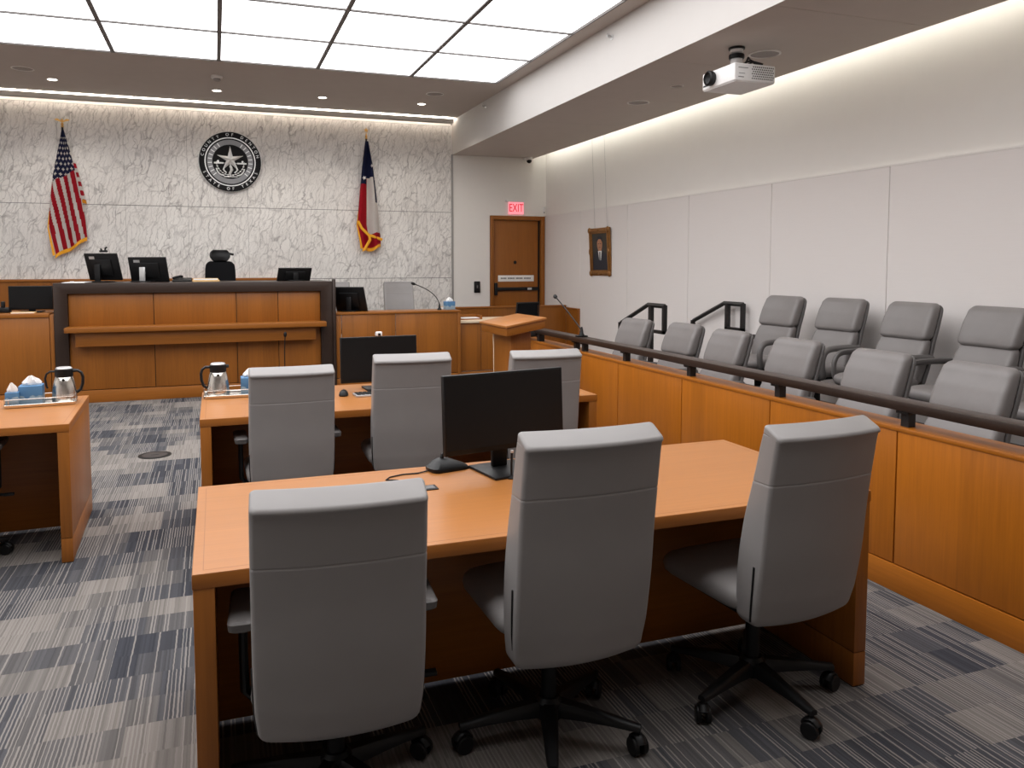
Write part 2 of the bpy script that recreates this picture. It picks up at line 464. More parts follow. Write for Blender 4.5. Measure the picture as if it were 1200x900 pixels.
for i in range(26):
    xa = 4.75+.022*i
    if i % 7 != 5: q.box(xa, YB+.0115, 1.335, xa+.016, YB+.0132, 1.36, 0, M['armgrey'])
q.build('door_sign', None, root, (-5.06, -YB, 0))

# low partition in front of the door
root = thing('low_partition', 'low wooden partition wall crossing in front of the exit door', 'partition', (4.6, 12.0, 0))
q = mb('wood_v')
xx = [3.60, 4.25, 4.9, 5.548]
for a, b in zip(xx, xx[1:]): q.box(a+.0015, 12.0, 0, b-.0015, 12.08, .885)
q.build('panelling', None, root, (-4.6, -12, 0))
q = mb('wood_x'); q.box(3.60, 11.985, .885, 5.548, 12.095, .912, .004); q.build('cap', None, root, (-4.6, -12, 0))

# ------------------------------------------------------------------ ceiling and wall fixtures
def downlight(x, y, z, label):
    r = thing('downlight', label, 'ceiling light', (x, y, z), 0, 'recessed downlights')
    q = mb('whitering'); q.lathe([(.058, .0), (.075, -.004), (.078, 0.0), (.058, .01)], (0, 0, 0)); q.build('ring', None, r)
    q = mb('down'); q.cyl((0, 0, -.002), .056, .008); q.build('lens', None, r)
    lt = bpy.data.lights.new('downlight_lamp', 'SPOT'); lt.energy = 55; lt.color = (1, .93, .84); lt.spot_size = R(130); lt.spot_blend = .6; lt.shadow_soft_size = .05
    lo = bpy.data.objects.new('downlight_lamp', lt); C.objects.link(lo); lo.parent = r; lo.location = (0, 0, -.012)
downlight(-1.967, 11.90, ZC, 'small lit downlight above the striped flag, leftmost of the four')
downlight(.081, 11.88, ZC, 'small lit downlight above the round seal')
downlight(1.54, 11.85, ZC, 'small lit downlight between the round seal and the tricolour flag')
downlight(3.027, 11.82, ZC, 'small lit downlight near the beam, rightmost of the four')
def speaker(x, y, z, r0, label, name='ceiling_speaker'):
    r = thing(name, label, 'speaker', (x, y, z))
    q = mb('whitering'); q.lathe([(r0*.86, .002), (r0*.90, -.010), (r0, -.006), (r0, .004)], (0, 0, 0), n=36); q.build('ring', None, r)
    q = mb('speakergrille'); q.cyl((0, 0, -.003), r0*.87, .006, n=36); q.build('grille', None, r)
speaker(3.03, 11.05, ZC, .13, 'round ceiling speaker in the grey ceiling by the beam corner')
speaker(-2.20, 11.35, ZC, .13, 'round ceiling speaker in the grey ceiling at far left')
speaker(4.66, 8.12, ZS, .13, 'round speaker flush in the soffit, farther one')
speaker(4.66, 5.90, ZS, .14, 'round speaker flush in the soffit behind the projector')
speaker(4.62, 7.25, ZS, .07, 'small round cover plate in the soffit between two speakers')
r = thing('smoke_detector', 'grey smoke detector on the ceiling above the round seal', 'detector', (.08, 10.95, ZC))
q = mb('whitering'); q.lathe([(.07, 0), (.075, -.02), (.07, -.035), (.03, -.04)], (0, 0, 0)); q.build('housing', None, r)
q = mb('speakergrille'); q.lathe([(.045, -.036), (.045, -.06), (.03, -.07), (.005, -.072)], (0, 0, 0)); q.build('sensor_cap', None, r)
for (y, z, lab) in ((7.27, 3.90, 'small sprinkler head on the beam face near the luminous ceiling'), (11.24, 3.95, 'small sprinkler head on the beam face near the marble wall')):
    r = thing('sprinkler_head', lab, 'sprinkler', (XB, y, z))
    q = mb('silver'); q.lathe([(.03, 0), (.03, -.006), (.012, -.01), (.010, -.05), (.002, -.055)], (0, 0, 0), 'x', 14); q.build('nozzle', None, r)
    q = mb('silver'); q.box(-.06, -.02, .008, -.03, .02, .012); q.tube([(-.012, 0, 0), (-.03, 0, .03), (-.06, 0, .03)], .004); q.build('deflector', None, r)
# security camera
r = thing('security_camera', 'small white dome security camera at the soffit corner above exit door', 'camera', (5.22, 12.86, ZS))
q = mb('white'); q.lathe([(.06, 0), (.062, -.04), (.05, -.05), (.048, -.06)], (0, 0, 0)); q.box(-.10, -.03, -.05, 0, .03, -.01, .01); q.build('housing', None, r)
q = mb('screen'); q.sphere((0, -.01, -.062), .045); q.build('dome', None, r)
# exit sign
r = thing('exit_sign', 'glowing red EXIT sign above the wooden door', 'sign', (5.02, YB, 2.55))
q = mb('white'); q.box(-.19, -.05, .14, .17, 0, .175, .006); q.build('mount_bar', None, r)
q = mb('exitglow'); q.box(-.14, -.032, -.075, .145, -.018, .14, .002); q.build('panel', None, r)
q = mb(); add_text(q, 'EXIT', .19, Matrix.Translation((0.002, -.0335, .03)) @ Matrix.Rotation(PI/2, 4, 'X') @ Matrix.Diagonal((.70, 1.05, 1, 1)), M['exitred'], .003)
q.build('lettering', None, r)
# card reader, wall switch
r = thing('card_reader', 'black card reader on the white wall left of the door', 'switch', (4.30, YB, 1.20))
q = mb('black'); q.box(-.055, -.03, -.10, .055, 0, .10, .01); q.build('case', None, r)
q = mb('armgrey'); q.box(-.012, -.034, -.02, .012, -.03, .03, .002); q.build('button', None, r)
r = thing('door_contact', 'small white sensor box on wall corner right of EXIT sign', 'sensor', (5.56, YB, 2.56))
q = mb('white'); q.box(-.02, -.03, -.06, .02, 0, .06, .006); q.build('case', None, r)
q = mb('armgrey'); q.box(-.012, -.033, -.05, .012, -.03, -.035, .001); q.build('sensor_lens', None, r)

# projector
PX, PY = 4.2, 5.655
r = thing('projector', 'white ceiling projector hung under the soffit, lens facing left', 'projector', (PX, PY, 3.08))
q = mb('white'); q.box(-.20, -.225, 0, .20, .225, .145, .012, None, 3); q.box(-.19, -.215, -.004, .19, .215, .002, 0); q.build('body', None, r)
q = mb('black'); q.lathe([(.055, -.198), (.062, -.215), (.062, -.245), (.050, -.255), (.046, -.240), (.030, -.232), (.004, -.228)], (0, 0, 0), 'x', 28, None, Matrix.Translation((0, .08, .078)))
q.build('lens', None, r)
q = mb('armdark')
for i in range(11):
    for k in range(6):
        q.cyl((-.028+.0195*i+(.0097 if k % 2 else 0), -.2265, .028+.0185*k), .0060, .002, 'y', 8)
q.build('vent_grille', None, r)
q = mb('armgrey'); q.box(-.165, -.2263, .03, -.11, -.2245, .036); q.box(-.165, -.2263, .105, -.07, -.2245, .110); q.box(-.16, -.2263, .06, -.10, -.2245, .064); q.build('connector_marks', None, r)
q = mb('black'); q.box(-.2015, .12, .028, -.2, .21, .042); q.build('front_marking', None, r)
q = mb('white'); q.cyl((.10, .16, .145), .065, .14, r2=.05); q.lathe([(.035, .285), (.035, .33), (.055, .34), (.055, .384)], (.10, .16, 0)); q.build('ceiling_mount', None, r)
q = mb('black'); q.cyl((.10, .16, .285), .066, .04, bev=.005); q.build('mount_collar', None, r)
q = mb('black'); q.cyl((.10, .16, .365), .07, .018, bev=.003); q.build('ceiling_flange', None, r)
q = mb('black'); q.box(-.02, .08, .146, .19, .22, .175, .005); q.build('mount_bracket', None, r)
q = mb('black')
for k in range(3):
    pts = [(.02+.02*k, .10-.04*k, .155), (.10, .06-.03*k, .20+.03*k), (.15, .0+.02*k, .23+.012*k), (.20, -.06+.03*k, .20), (.215, .02+.05*k, .165)]
    sm = []
    for a in range(len(pts)-1):
        for q_ in range(5): sm.append(Vector(pts[a]).lerp(Vector(pts[a+1]), q_/5))
    sm.append(pts[-1]); q.tube(sm, .008)
q.build('cable', None, r)

# wall seal
r = thing('wall_seal', 'round black and silver county seal with a star on the marble wall', 'seal', (.262, YB, 3.185))
SR = .47
q = mb('sealsilver'); q.lathe([(SR*.99, 0), (SR, -.01), (SR, -.035), (SR*.985, -.04), (SR*.96, -.04), (.004, -.038)], (0, 0, 0), 'y', 72); q.build('disc', None, r)
q = mb('sealblack'); q.lathe([(SR*.975, -.039), (SR*.975, -.043), (SR*.80, -.043), (SR*.80, -.039)], (0, 0, 0), 'y', 72); q.lathe([(SR*.765, -.037), (SR*.765, -.042), (.003, -.042)], (0, 0, 0), 'y', 72); q.build('black_fields', None, r)
q = mb('sealgrey'); q.lathe([(SR*.72, -.041), (SR*.72, -.045), (SR*.56, -.045), (SR*.56, -.041)], (0, 0, 0), 'y', 72)
for sx in (-1, 1):
    for k in range(9):
        a = R(-40+k*12); a = a if sx > 0 else PI-a
        q.box(-.03, -.047, -.006, .03, -.0415, .006, 0, M['sealsilver'], 1, Matrix.Rotation(-a, 4, 'Y') @ Matrix.Translation((.30, 0, 0)))
q.build('banner_ring', None, r)
for body, ccw, a0 in (('COUNTY OF DENTON', False, 90), ('STATE OF TEXAS', True, 270)):
    n = len(body); step = 10.2
    for i, ch in enumerate(body):
        if ch == ' ': continue
        k = i-(n-1)/2
        a = R(a0 - k*step) if not ccw else R(a0 + k*step)
        pos = Matrix.Translation((SR*.885*math.cos(a), -.0435, SR*.885*math.sin(a)))
        rot = Matrix.Rotation(-(a-PI/2) if not ccw else -(a+PI/2), 4, 'Y') @ Matrix.Rotation(PI/2, 4, 'X')
        q = mb(); add_text(q, ch, SR*.13, pos @ rot, M['sealsilver'], .002); q.build('letter', None, r)
q = mb('sealsilver')
star = []
for i in range(10):
    rr = .205 if i % 2 == 0 else .062
    a = PI/2 + i*PI/5; star.append((rr*math.cos(a), .035+rr*math.sin(a)))
tb = bmesh.new(); cv = tb.verts.new((0, -.062, .035)); sv = [tb.verts.new((u, -.045, v)) for u, v in star]
for i in range(10): tb.faces.new((cv, sv[i], sv[(i+1) % 10]))
tb.faces.new(sv[::-1]); bmesh.ops.recalc_face_normals(tb, faces=tb.faces); q._merge(tb, M['sealsilver'])
q.build('star', None, r, ang=10)
q = mb('sealsilver')
for sx in (-1, 1):
    q.box(sx*.10, -.047, -.035, sx*.24, -.042, -.010, .003); q.cyl((sx*.18, -.047, .005), .016, .005, 'y', 12)
    q.tube([(sx*(.10+.12*math.cos(R(a))*.9), -.045, -.08-.13*math.sin(R(a))) for a in range(10, 100, 12)], .012, None, 6)
    q.tube([(sx*.09, -.045, -.09), (sx*.10, -.045, -.13), (sx*.06, -.045, -.17)], .010, None, 6)
    for k in range(7):
        a = R(-80+k*12) if sx > 0 else R(260-k*12)
        q.sphere((.205*math.cos(a), -.044, .205*math.sin(a)), .015, None, (1, .3, .7), 8)
q.tube([(0, -.045, -.06), (.02, -.045, -.12), (-.01, -.045, -.18), (0, -.045, -.22)], [.02, .022, .02, .012], None, 8)
q.box(-.10, -.046, -.235, .10, -.042, -.222, .002)
q.box(-.24, -.0435, -.024, .24, -.042, -.018)
q.box(-.006, -.0435, -.235, .006, -.042, -.02)
q.tube([(.205*math.cos(R(a)), -.0425, .205*math.sin(R(a))) for a in range(180, 361, 10)], .004, None, 6)
q.build('wreath', None, r)

# framed portrait
PYc, PZc = 10.80, 1.785
r = thing('framed_portrait', 'gilt framed portrait of a person in a dark suit on the right wall', 'picture', (XR-.03, PYc, PZc))
r.rotation_euler = (0, R(-3), 0)
W2, H2 = .335, .365
q = mb('gilt')
for k, (w, d) in enumerate(((0, .03), (.028, .05), (.055, .035))):
    a, b = W2-w, H2-w; a2, b2 = W2-w-.032, H2-w-.032
    for (y0, z0, y1, z1) in ((-a, b2, a, b), (-a, -b, a, -b2), (-a, -b2, -a2, b2), (a2, -b2, a, b2)):
        q.box(-d, y0, z0, 0.0, y1, z1, .008)
for sy_ in (-1, 1):
    for sz_ in (-1, 1): q.sphere((-.035, sy_*(W2-.035), sz_*(H2-.035)), .048, None, (.5, 1, 1), 12)
for sy_ in (-1, 1):
    q.sphere((-.035, sy_*(W2-.03), 0), .04, None, (.5, .7, 1.6), 12); q.sphere((-.035, 0, sy_*(H2-.03)), .04, None, (.5, 1.6, .7), 12)
q.build('frame', None, r)
q = mb('canvas'); q.box(-.018, -W2+.08, -H2+.08, -.008, W2-.08, H2-.08)
def blob(pts, x, mt): q.prism(pts, 'x', x, x-.0015, M[mt])
blob([(.245, -.28), (.245, -.13), (.19, -.03), (.08, .02), (-.08, .02), (-.19, -.03), (-.245, -.13), (-.245, -.28)], -.018, 'suit')
blob([(.085*math.cos(R(a)), .115+.105*math.sin(R(a))) for a in range(0, 360, 20)], -.0195, 'skin')
blob([(.055, .06), (.05, .0), (-.05, .0), (-.055, .06)], -.0193, 'skin')
blob([(.06, .015), (.03, -.13), (-.02, -.13), (-.06, .015)], -.0197, 'paper')
blob([(.016, .0), (.026, -.13), (-.012, -.13), (-.016, .0)], -.0213, 'suit')
blob([(.095*math.cos(R(a)), .15+.095*math.sin(R(a))) for a in range(0, 181, 15)]+[(-.075, .16), (-.04, .19), (.03, .195), (.075, .16)], -.021, 'suit')
for sy_ in (-.035, .035): blob([(sy_+.016, .118), (sy_+.016, .128), (sy_-.016, .128), (sy_-.016, .118)], -.0213, 'suit')
blob([(.03, .062), (.03, .070), (-.03, .070), (-.03, .062)], -.0213, 'suit')
q.build('painting', None, r)
q = mb('aluminium')
for sy_, zt in ((-.20, 3.95), (.20, 3.95)):
    q.tube([(.012, sy_, H2-PZc*0), (.026, sy_, zt-PZc)], .0022, None, 6)
q.build('hanging_wires', None, r)

# ------------------------------------------------------------------ flags on the marble wall
def flag(name, label, x, ztop, outline, colour, fold, extra, finial):
    """outline: rows (z below top, left x, right x, pleats) in metres relative to the staff top"""
    r = thing(name, label, 'flag', (x, YB, ztop))
    NU, NV = 46, 120
    def edge(v):
        zt = v*outline[-1][0]
        for a, b in zip(outline, outline[1:]):
            if a[0] <= zt <= b[0]+1e-9:
                k = (zt-a[0])/(b[0]-a[0]); return [a[i]+(b[i]-a[i])*k for i in range(3)]
        return outline[-1]
    def pt(u, v):
        z, l, rr = edge(v)
        amp = .012+.035*min(1, v*2)
        yy = -.10 - amp*math.sin(u*9.0+v*1.2) - .025*math.sin(u*PI)
        sag = extra(u, v)
        return (l+(rr-l)*u, yy, -z+sag)
    bm = bmesh.new(); g = [[bm.verts.new(pt(i/NU, j/NV)) for i in range(NU+1)] for j in range(NV+1)]
    mats = [M['red'], M['flagwhite'], M['navy'], M['fringe']]
    for j in range(NV):
        for i in range(NU):
            f = bm.faces.new((g[j][i], g[j+1][i], g[j+1][i+1], g[j][i+1]))
            f.material_index = colour((i+.5)/NU, (j+.5)/NV)
    bmesh.ops.solidify(bm, geom=list(bm.faces), thickness=.004)
    q = mb(); q.bm.free(); q.bm = bm; q.mats = mats
    q.build('cloth', None, r, ang=60)
    if fold: fold(r)
    # fringe along the hem and fly edge
    q = mb('fringe')
    hem = [pt(i/NU, 1) for i in range(NU+1)]
    lo = [(p[0]-.005, p[1]-.004, p[2]-.055) for p in hem]
    q.loft([[Vector(a), Vector(b), Vector(b)+Vector((0, .008, 0)), Vector(a)+Vector((0, .008, 0))] for a, b in zip(hem, lo)], None)
    side = [pt(0, v/40) for v in range(26, 41)]
    q.loft([[Vector(p)+Vector((.004, 0, 0)), Vector(p)+Vector((-.03*(k/14)-.004, -.004, -.012)), Vector(p)+Vector((-.03*(k/14)-.004, .006, -.012)), Vector(p)+Vector((.004, .008, 0))] for k, p in enumerate(side)], None)
    q.build('fringe', None, r)
    q = mb('darkwood'); q.tube([(0.0, -.02, -.75), (0, -.085, .06)], .014, None, 12); q.build('staff', None, r)
    q = mb('gold'); q.lathe([(.03, -.01), (.03, 0), (.022, .003)], (0, 0, -.76), 'y', 14); q.cyl((0, -.03, -.79), .02, .07); q.build('wall_bracket', None, r)
    q = mb('gold'); finial(q); q.build('finial', None, r)
    return r
def fin_eagle(q):
    q.lathe([(.016, .04), (.022, .05), (.012, .06), (.02, .085), (.012, .105), (.004, .11)], (0, -.086, 0), 'z', 14)
    q.sphere((0, -.088, .135), .022, None, (.7, .7, 1.3), 12)
    for s in (-1, 1):
        q.prism([(s*.008, .13), (s*.06, .165), (s*.10, .15), (s*.085, .138), (s*.05, .13), (s*.012, .115)], 'y', -.092, -.084)
def fin_spear(q):
    q.lathe([(.016, .04), (.022, .05), (.012, .06), (.02, .085), (.012, .10), (.006, .13), (.003, .15)], (0, -.086, 0), 'z', 14)
    st_ = []
    for i in range(10):
        rr = .045 if i % 2 == 0 else .018
        a = PI/2+i*PI/5; st_.append((rr*math.cos(a), .18+rr*math.sin(a)))
    q.prism(st_, 'y', -.092, -.084)
# striped flag: outlines relative to (staff top)
us_out = [(0.0, -.01, .02), (.3, -.07, .09), (.65, -.14, .16), (1.05, -.19, .22), (1.4, -.215, .255), (1.80, -.14, .27)]
def us_col(u, v):
    z = v*1.80
    if z < .74-.16*u:
        a, b = u*4.6, v*24
        rr_ = int(b) % 2
        du = abs((a+.5*rr_) % 1-.5)*.055; dv = abs(b % 1-.5)*.075
        return 1 if (du*du+dv*dv) < .00025 and v > .06 else 2
    for p_, q_ in zip(us_out, us_out[1:]):
        if p_[0] <= z <= q_[0]:
            w_ = (z-p_[0])/(q_[0]-p_[0]); l = p_[1]+(q_[1]-p_[1])*w_; rr = p_[2]+(q_[2]-p_[2])*w_
    x = l+(rr-l)*u
    k = (x-.17*(z-.26*u*v**3))/.105 + .2
    return 0 if (k % 1) < .55 else 1
def us_extra(u, v): return .26*u*v**3 + .012*math.sin(u*9)*v
def us_fold(r):
    q = mb(); bm = bmesh.new(); NU, NV = 10, 60; g = []
    for j in range(NV+1):
        v = j/NV; z = .40+.60*v; l = .07; rr = .15+.13*v
        g.append([bm.verts.new((l+(rr-l)*i/NU+.0, -.055-.02*math.sin(i/NU*PI), -z-.05*i/NU)) for i in range(NU+1)])
    for j in range(NV):
        for i in range(NU):
            f = bm.faces.new((g[j][i], g[j+1][i], g[j+1][i+1], g[j][i+1])); vv = (j+.5)/NV
            f.material_index = 3 if vv > .91 else (0 if ((vv*4.6+.35*i/NU) % 1) > .45 else 1)
    bmesh.ops.solidify(bm, geom=list(bm.faces), thickness=.004)
    q.bm.free(); q.bm = bm; q.mats = [M['red'], M['flagwhite'], M['navy'], M['fringe']]
    q.build('cloth_fold', None, r)
flag('wall_flag', 'red and white striped flag with starred navy field hung on marble', -2.03, 3.535, us_out, us_col, us_fold, us_extra, fin_eagle)
tx_out = [(0.0, -.02, .03), (.4, -.075, .10), (.9, -.13, .16), (1.35, -.17, .20), (1.62, -.11, .22), (1.74, -.09, .225)]
def tx_col(u, v):
    z = v*1.74
    if z < .62-.05*u or (z < .62 and u < .4) or (u > .87 and z < 1.0): return 2
    if z < .70 and u < .42: return 2
    lim = .44
    if u < lim: return 0
    if z > 1.50+.12*abs(u-.72): return 0
    return 1
def tx_extra(u, v): return .10*max(0, u-.3)*v**6 + .015*math.sin(u*9)*v
def tx_fold(r):
    q = mb('fringe')
    q.tube([(-.165, -.152, -1.30), (-.10, -.158, -1.42), (.015, -.165, -1.53), (.03, -.165, -1.60), (-.07, -.165, -1.77)], .014, None, 6, (1.6, .5))
    q.tube([(.03, -.165, -1.53), (.12, -.16, -1.56), (.235, -.145, -1.60)], .014, None, 6, (1.6, .5))
    q.build('fringe_fold', None, r)
    q = mb('flagwhite')
    for (cx, cz, s_) in ((-.055, -.60, .035), (.075, -.40, .03), (.13, -.62, .025)):
        st_ = []
        for i in range(10):
            rr = s_ if i % 2 == 0 else s_*.4
            a = PI/2+i*PI/5+.4; st_.append((cx+rr*math.cos(a), cz+rr*math.sin(a)))
        q.prism(st_, 'y', -.180, -.165)
    q.build('star', None, r)
flag('wall_flag', 'red white and navy tricolour flag with gold fringe hung on marble', 2.375, 3.60, tx_out, tx_col, tx_fold, tx_extra, fin_spear)

# ------------------------------------------------------------------ judge's bench
BX0, BX1, BT = -1.725, 1.385, 1.383
r = thing('judges_bench', 'large wooden judges bench with black frame and long ledge', 'bench', (-.17, 10.0, 0))
B0 = (.17, -10.0, 0)
def part(name, mt, fn, parent=r, off=B0, ang=38):
    q = mb(mt); fn(q); return q.build(name, None, parent, off, ang=ang)
def _front(q):
    xs = [-1.585, -.69, .235, .725, 1.24]
    for a, b in zip(xs, xs[1:]):
        q.box(a+.004, 10.03, .85, b-.004, 10.06, 1.262, .001); q.box(a+.004, 10.03, .152, b-.004, 10.06, .85, .001)
part('front_panelling', 'wood_v', _front)
part('carcass', 'seamdark', lambda q: q.box(-1.70, 10.045, 0, 1.33, 10.82, 1.33))
part('base_board', 'wood_x', lambda q: q.box(-1.585, 10.02, 0, 1.24, 10.06, .143, .002))
def _frame(q):
    q.prism([(-1.725, 0), (-1.725, 1.383), (1.385, 1.383), (1.385, 0), (1.24, 0), (1.24, 1.262), (-1.585, 1.262), (-1.585, 0)], 'y', 9.985, 10.10, None, .003)
    q.box(-1.725, 10.0, 0, -1.69, 10.85, 1.37); q.box(1.35, 10.0, 0, 1.385, 10.85, 1.37)
part('dark_frame', 'darkwood', _frame)
part('worktop', 'darkwood', lambda q: q.box(-1.70, 10.09, 1.335, 1.36, 10.85, 1.383, .003))
part('end_fin', 'darkwood', lambda q: q.box(1.386, 9.965, 0, 1.425, 10.04, 1.41, .006))
part('ledge', 'wood_x', lambda q: q.box(-1.60, 9.80, .828, 1.285, 10.03, .888, .006))
part('ledge_apron', 'wood_x', lambda q: q.box(-1.50, 9.88, .665, 1.16, 10.03, .828, .003))

# clerk station, left
r = thing('clerk_station', 'wooden clerk counter left of the black framed bench', 'counter', (-2.7, 10.0, 0))
def _cl(q):
    xs = [-3.9, -2.83, -1.775]
    for a, b in zip(xs, xs[1:]): q.box(a+.004, 10.02, .147, b-.004, 10.05, 1.0, .001)
    q.box(-1.772, 10.01, 0, -1.732, 10.7, 1.03, .002); q.box(-3.9, 10.05, 0, -3.87, 10.7, 1.03)
part('front_panelling', 'wood_v', _cl, r, (2.7, -10, 0))
part('base_board', 'wood_x', lambda q: q.box(-3.9, 10.012, 0, -1.775, 10.05, .137, .002), r, (2.7, -10, 0))
part('countertop', 'wood_x', lambda q: (q.box(-3.9, 10.005, 1.0, -1.775, 10.16, 1.045, .003), q.box(-3.87, 10.16, 1.0, -1.772, 10.7, 1.045)), r, (2.7, -10, 0))

# witness stand
r = thing('witness_stand', 'wooden witness stand right of the black framed bench', 'counter', (2.25, 10.0, 0))
def _wi(q):
    xs = [1.43, 1.50, 2.20, 3.04]
    for a, b in zip(xs, xs[1:]): q.box(a+.004, 10.02, .147, b-.004, 10.05, .955, .001)
    q.box(3.04, 10.012, 0, 3.08, 11.0, .955, .002); q.box(1.43, 10.05, 0, 1.46, 11.0, .955)
part('front_panelling', 'wood_v', _wi, r, (-2.25, -10, 0))
part('base_board', 'wood_x', lambda q: q.box(1.43, 10.012, 0, 3.04, 10.05, .137, .002), r, (-2.25, -10, 0))
part('countertop', 'wood_x', lambda q: q.box(1.43, 10.005, .955, 3.085, 10.42, .982, .003), r, (-2.25, -10, 0))
r = thing('raised_platform', 'carpeted raised floor behind the witness stand', 'platform', (0, 11.8, 0))
part('deck', 'carpet', lambda q: q.box(1.305, 11.01, 0, 3.09, 12.89, .26), r, (0, -11.8, 0))
r = thing('bench_platform', 'highest carpeted floor directly behind the judges bench', 'platform', (0, 11.8, 0))
part('upper_deck', 'carpet', lambda q: q.box(-3.0, 10.86, 0, 1.30, 12.89, .54), r, (0, -11.8, 0))

# bailiff desk, right of the witness stand
r = thing('bailiff_desk', 'low wooden desk with cream top right of the witness stand', 'desk', (3.7, 10.3, 0))
def _ba(q):
    xs = [3.10, 3.40, 3.75, 4.06]
    for a, b in zip(xs, xs[1:]): q.box(a+.004, 10.1, .147, b-.004, 10.13, .80, .001)
part('front_panelling', 'wood_v', _ba, r, (-3.7, -10.3, 0))
part('base_board', 'wood_x', lambda q: q.box(3.10, 10.09, 0, 4.06, 10.13, .137, .002), r, (-3.7, -10.3, 0))
part('side_panel', 'wood_v', lambda q: (q.box(3.10, 10.13, 0, 3.14, 10.75, .80), q.box(4.02, 10.13, 0, 4.06, 10.75, .80)), r, (-3.7, -10.3, 0))
part('desktop', 'cream', lambda q: q.box(3.09, 10.07, .80, 4.07, 10.70, .835, .006), r, (-3.7, -10.3, 0))
r = thing('document_tray', 'wooden document tray on the cream topped desk', 'tray', (3.30, 10.35, .835))
q = mb('wood_x'); q.box(-.16, -.12, 0, .16, .12, .012); q.box(-.16, -.12, .012, -.15, .12, .06); q.box(.15, -.12, .012, .16, .12, .06); q.box(-.15, .11, .012, .15, .12, .06); q.build('tray_body', None, r)
q = mb('paper'); q.box(-.13, -.10, .013, .13, .10, .022); q.build('paper_sheets', None, r)

# ------------------------------------------------------------------ lectern
r = thing('lectern', 'wooden lectern with sloping top standing by the end of jury rail', 'lectern', (2.585, 6.778, 0), -1.518)
q = mb('table'); tl = .166
def slab(q, w, d, z0, z1, cy=0, bev=.003, mat=None):
    tb = bmesh.new(); bmesh.ops.create_cube(tb, size=1)
    bmesh.ops.scale(tb, vec=(w, d, z1-z0), verts=tb.verts)
    for v in tb.verts: v.co.y += cy; v.co.z += (z0+z1)/2 + (v.co.y)*tl
    bmesh.ops.bevel(tb, geom=list(tb.edges), offset=bev, segments=2, affect='EDGES', profile=.5)
    q._merge(tb, mat)
slab(q, .64, .40, 1.062, 1.082); q.build('sloped_top', None, r)
q = mb('wood_x'); slab(q, .615, .375, .985, 1.062, 0, .002); q.build('top_box', None, r)
q = mb('wood_v'); q.box(-.20, -.10, .05, .20, .10, .975, .004); q.build('column', None, r)
q = mb('cream')
prof = [(-.215, .05), (-.200, .05), (-.200, .97), (-.226, .97), (-.232, .90), (-.218, .82), (-.212, .5)]
q.prism([(a, b) for a, b in prof], 'y', -.10, .10, None, .002); q.build('edge_moulding', None, r)
q = mb('wood_x'); q.box(-.27, -.18, 0, .27, .18, .05, .006); q.build('foot_plate', None, r)

# ------------------------------------------------------------------ jury box
JX, JT = 3.08, .808
r = thing('jury_box_wall', 'long wooden jury box front with black handrail on posts', 'jury box', (JX, 4.5, 0))
J0 = (-JX, -4.5, 0)
jy = [7.80, 7.51, 6.58, 5.65, 4.718, 3.785, 2.862, 1.93, 1.0]
for k, (a, b) in enumerate(zip(jy, jy[1:])):
    part('front_panel', 'jury_v', lambda q: q.box(JX, b+.0042, .138, JX+.02, a-.0042, .785, .001), r, J0)
part('core', 'seamdark', lambda q: q.box(JX+.018, 1.0, 0, JX+.14, 7.78, .785), r, J0)
part('end_panel', 'jury_v', lambda q: q.box(JX, 7.78, 0, JX+.16, 7.81, .785, .001), r, J0)
part('back_panel', 'jury_v', lambda q: q.box(JX+.14, 1.0, 0, JX+.16, 7.78, .785), r, J0)
part('base_board', 'jury_y', lambda q: q.box(JX-.006, 1.0, 0, JX+.018, 7.80, .132, .002), r, J0)
part('cap', 'jury_y', lambda q: q.box(JX-.004, 1.0, .785, JX+.17, 7.81, JT, .004), r, J0)
part('rail', 'darkwood', lambda q: q.box(JX-.005, 1.0, .888, JX+.105, 7.42, .934, .004), r, J0)
for y in (6.53, 6.36, 5.60, 4.68, 3.76, 2.85, 1.93, 1.1):
    part('rail_post', 'blackmetal', lambda q: (q.box(JX+.03, y-.022, JT, JX+.075, y+.022, .888), q.box(JX+.01, y-.035, .872, JX+.095, y+.035, .889, .002)), r, J0)
part('end_post', 'blackmetal', lambda q: (q.box(JX+.012, 7.33, JT, JX+.07, 7.39, .93), q.box(JX-.06, 7.815, .0, JX+.0, 7.875, .93, .002), q.box(JX-.06, 7.40, .86, JX+.07, 7.875, .925, .002)), r, J0)
# back row platform and step
r = thing('jury_platform', 'raised jury platform with dark edge under the back row chairs', 'platform', (5.05, 4.2, 0))
part('deck', 'carpet', lambda q: q.box(4.60, .9, 0, XR-.027, 7.35, .255), r, (-5.05, -4.2, 0))
part('dark_nosing', 'darkwood', lambda q: q.box(4.565, .9, 0, 4.60, 7.35, .2555, .003), r, (-5.05, -4.2, 0))
part('step', 'carpet', lambda q: q.box(4.60, 7.351, 0, XR-.027, 7.75, .13), r, (-5.05, -4.2, 0))
def handrail(x, label, floor_z):
    r = thing('step_handrail', label, 'handrail', (x, 7.7, 0))
    q = mb('blackmetal'); b = .022; zt, zl = 1.145, .90
    q.tube([(0, .50, zl), (0, -.12, zt), (0, -.47, zt)], .026, None, 4, (1.0, 1.0)); q.build('top_rail', None, r, ang=30)
    q = mb('blackmetal'); q.box(-b, .48, 0, b, .52, zl+.01); q.build('post', None, r)
    q = mb('blackmetal'); q.box(-b, -.21, floor_z, b, -.16, zt); q.build('post', None, r)
    q = mb('blackmetal'); q.box(-b, -.48, zt-.30, b, -.44, zt+.01); q.box(-b, -.48, zt-.30, b, -.16, zt-.265); q.build('return_loop', None, r)
handrail(4.50, 'black step handrail nearer the exit door, left one', 0.0)
handrail(5.50, 'black step handrail against the wall beside the back row jury chairs', .13)

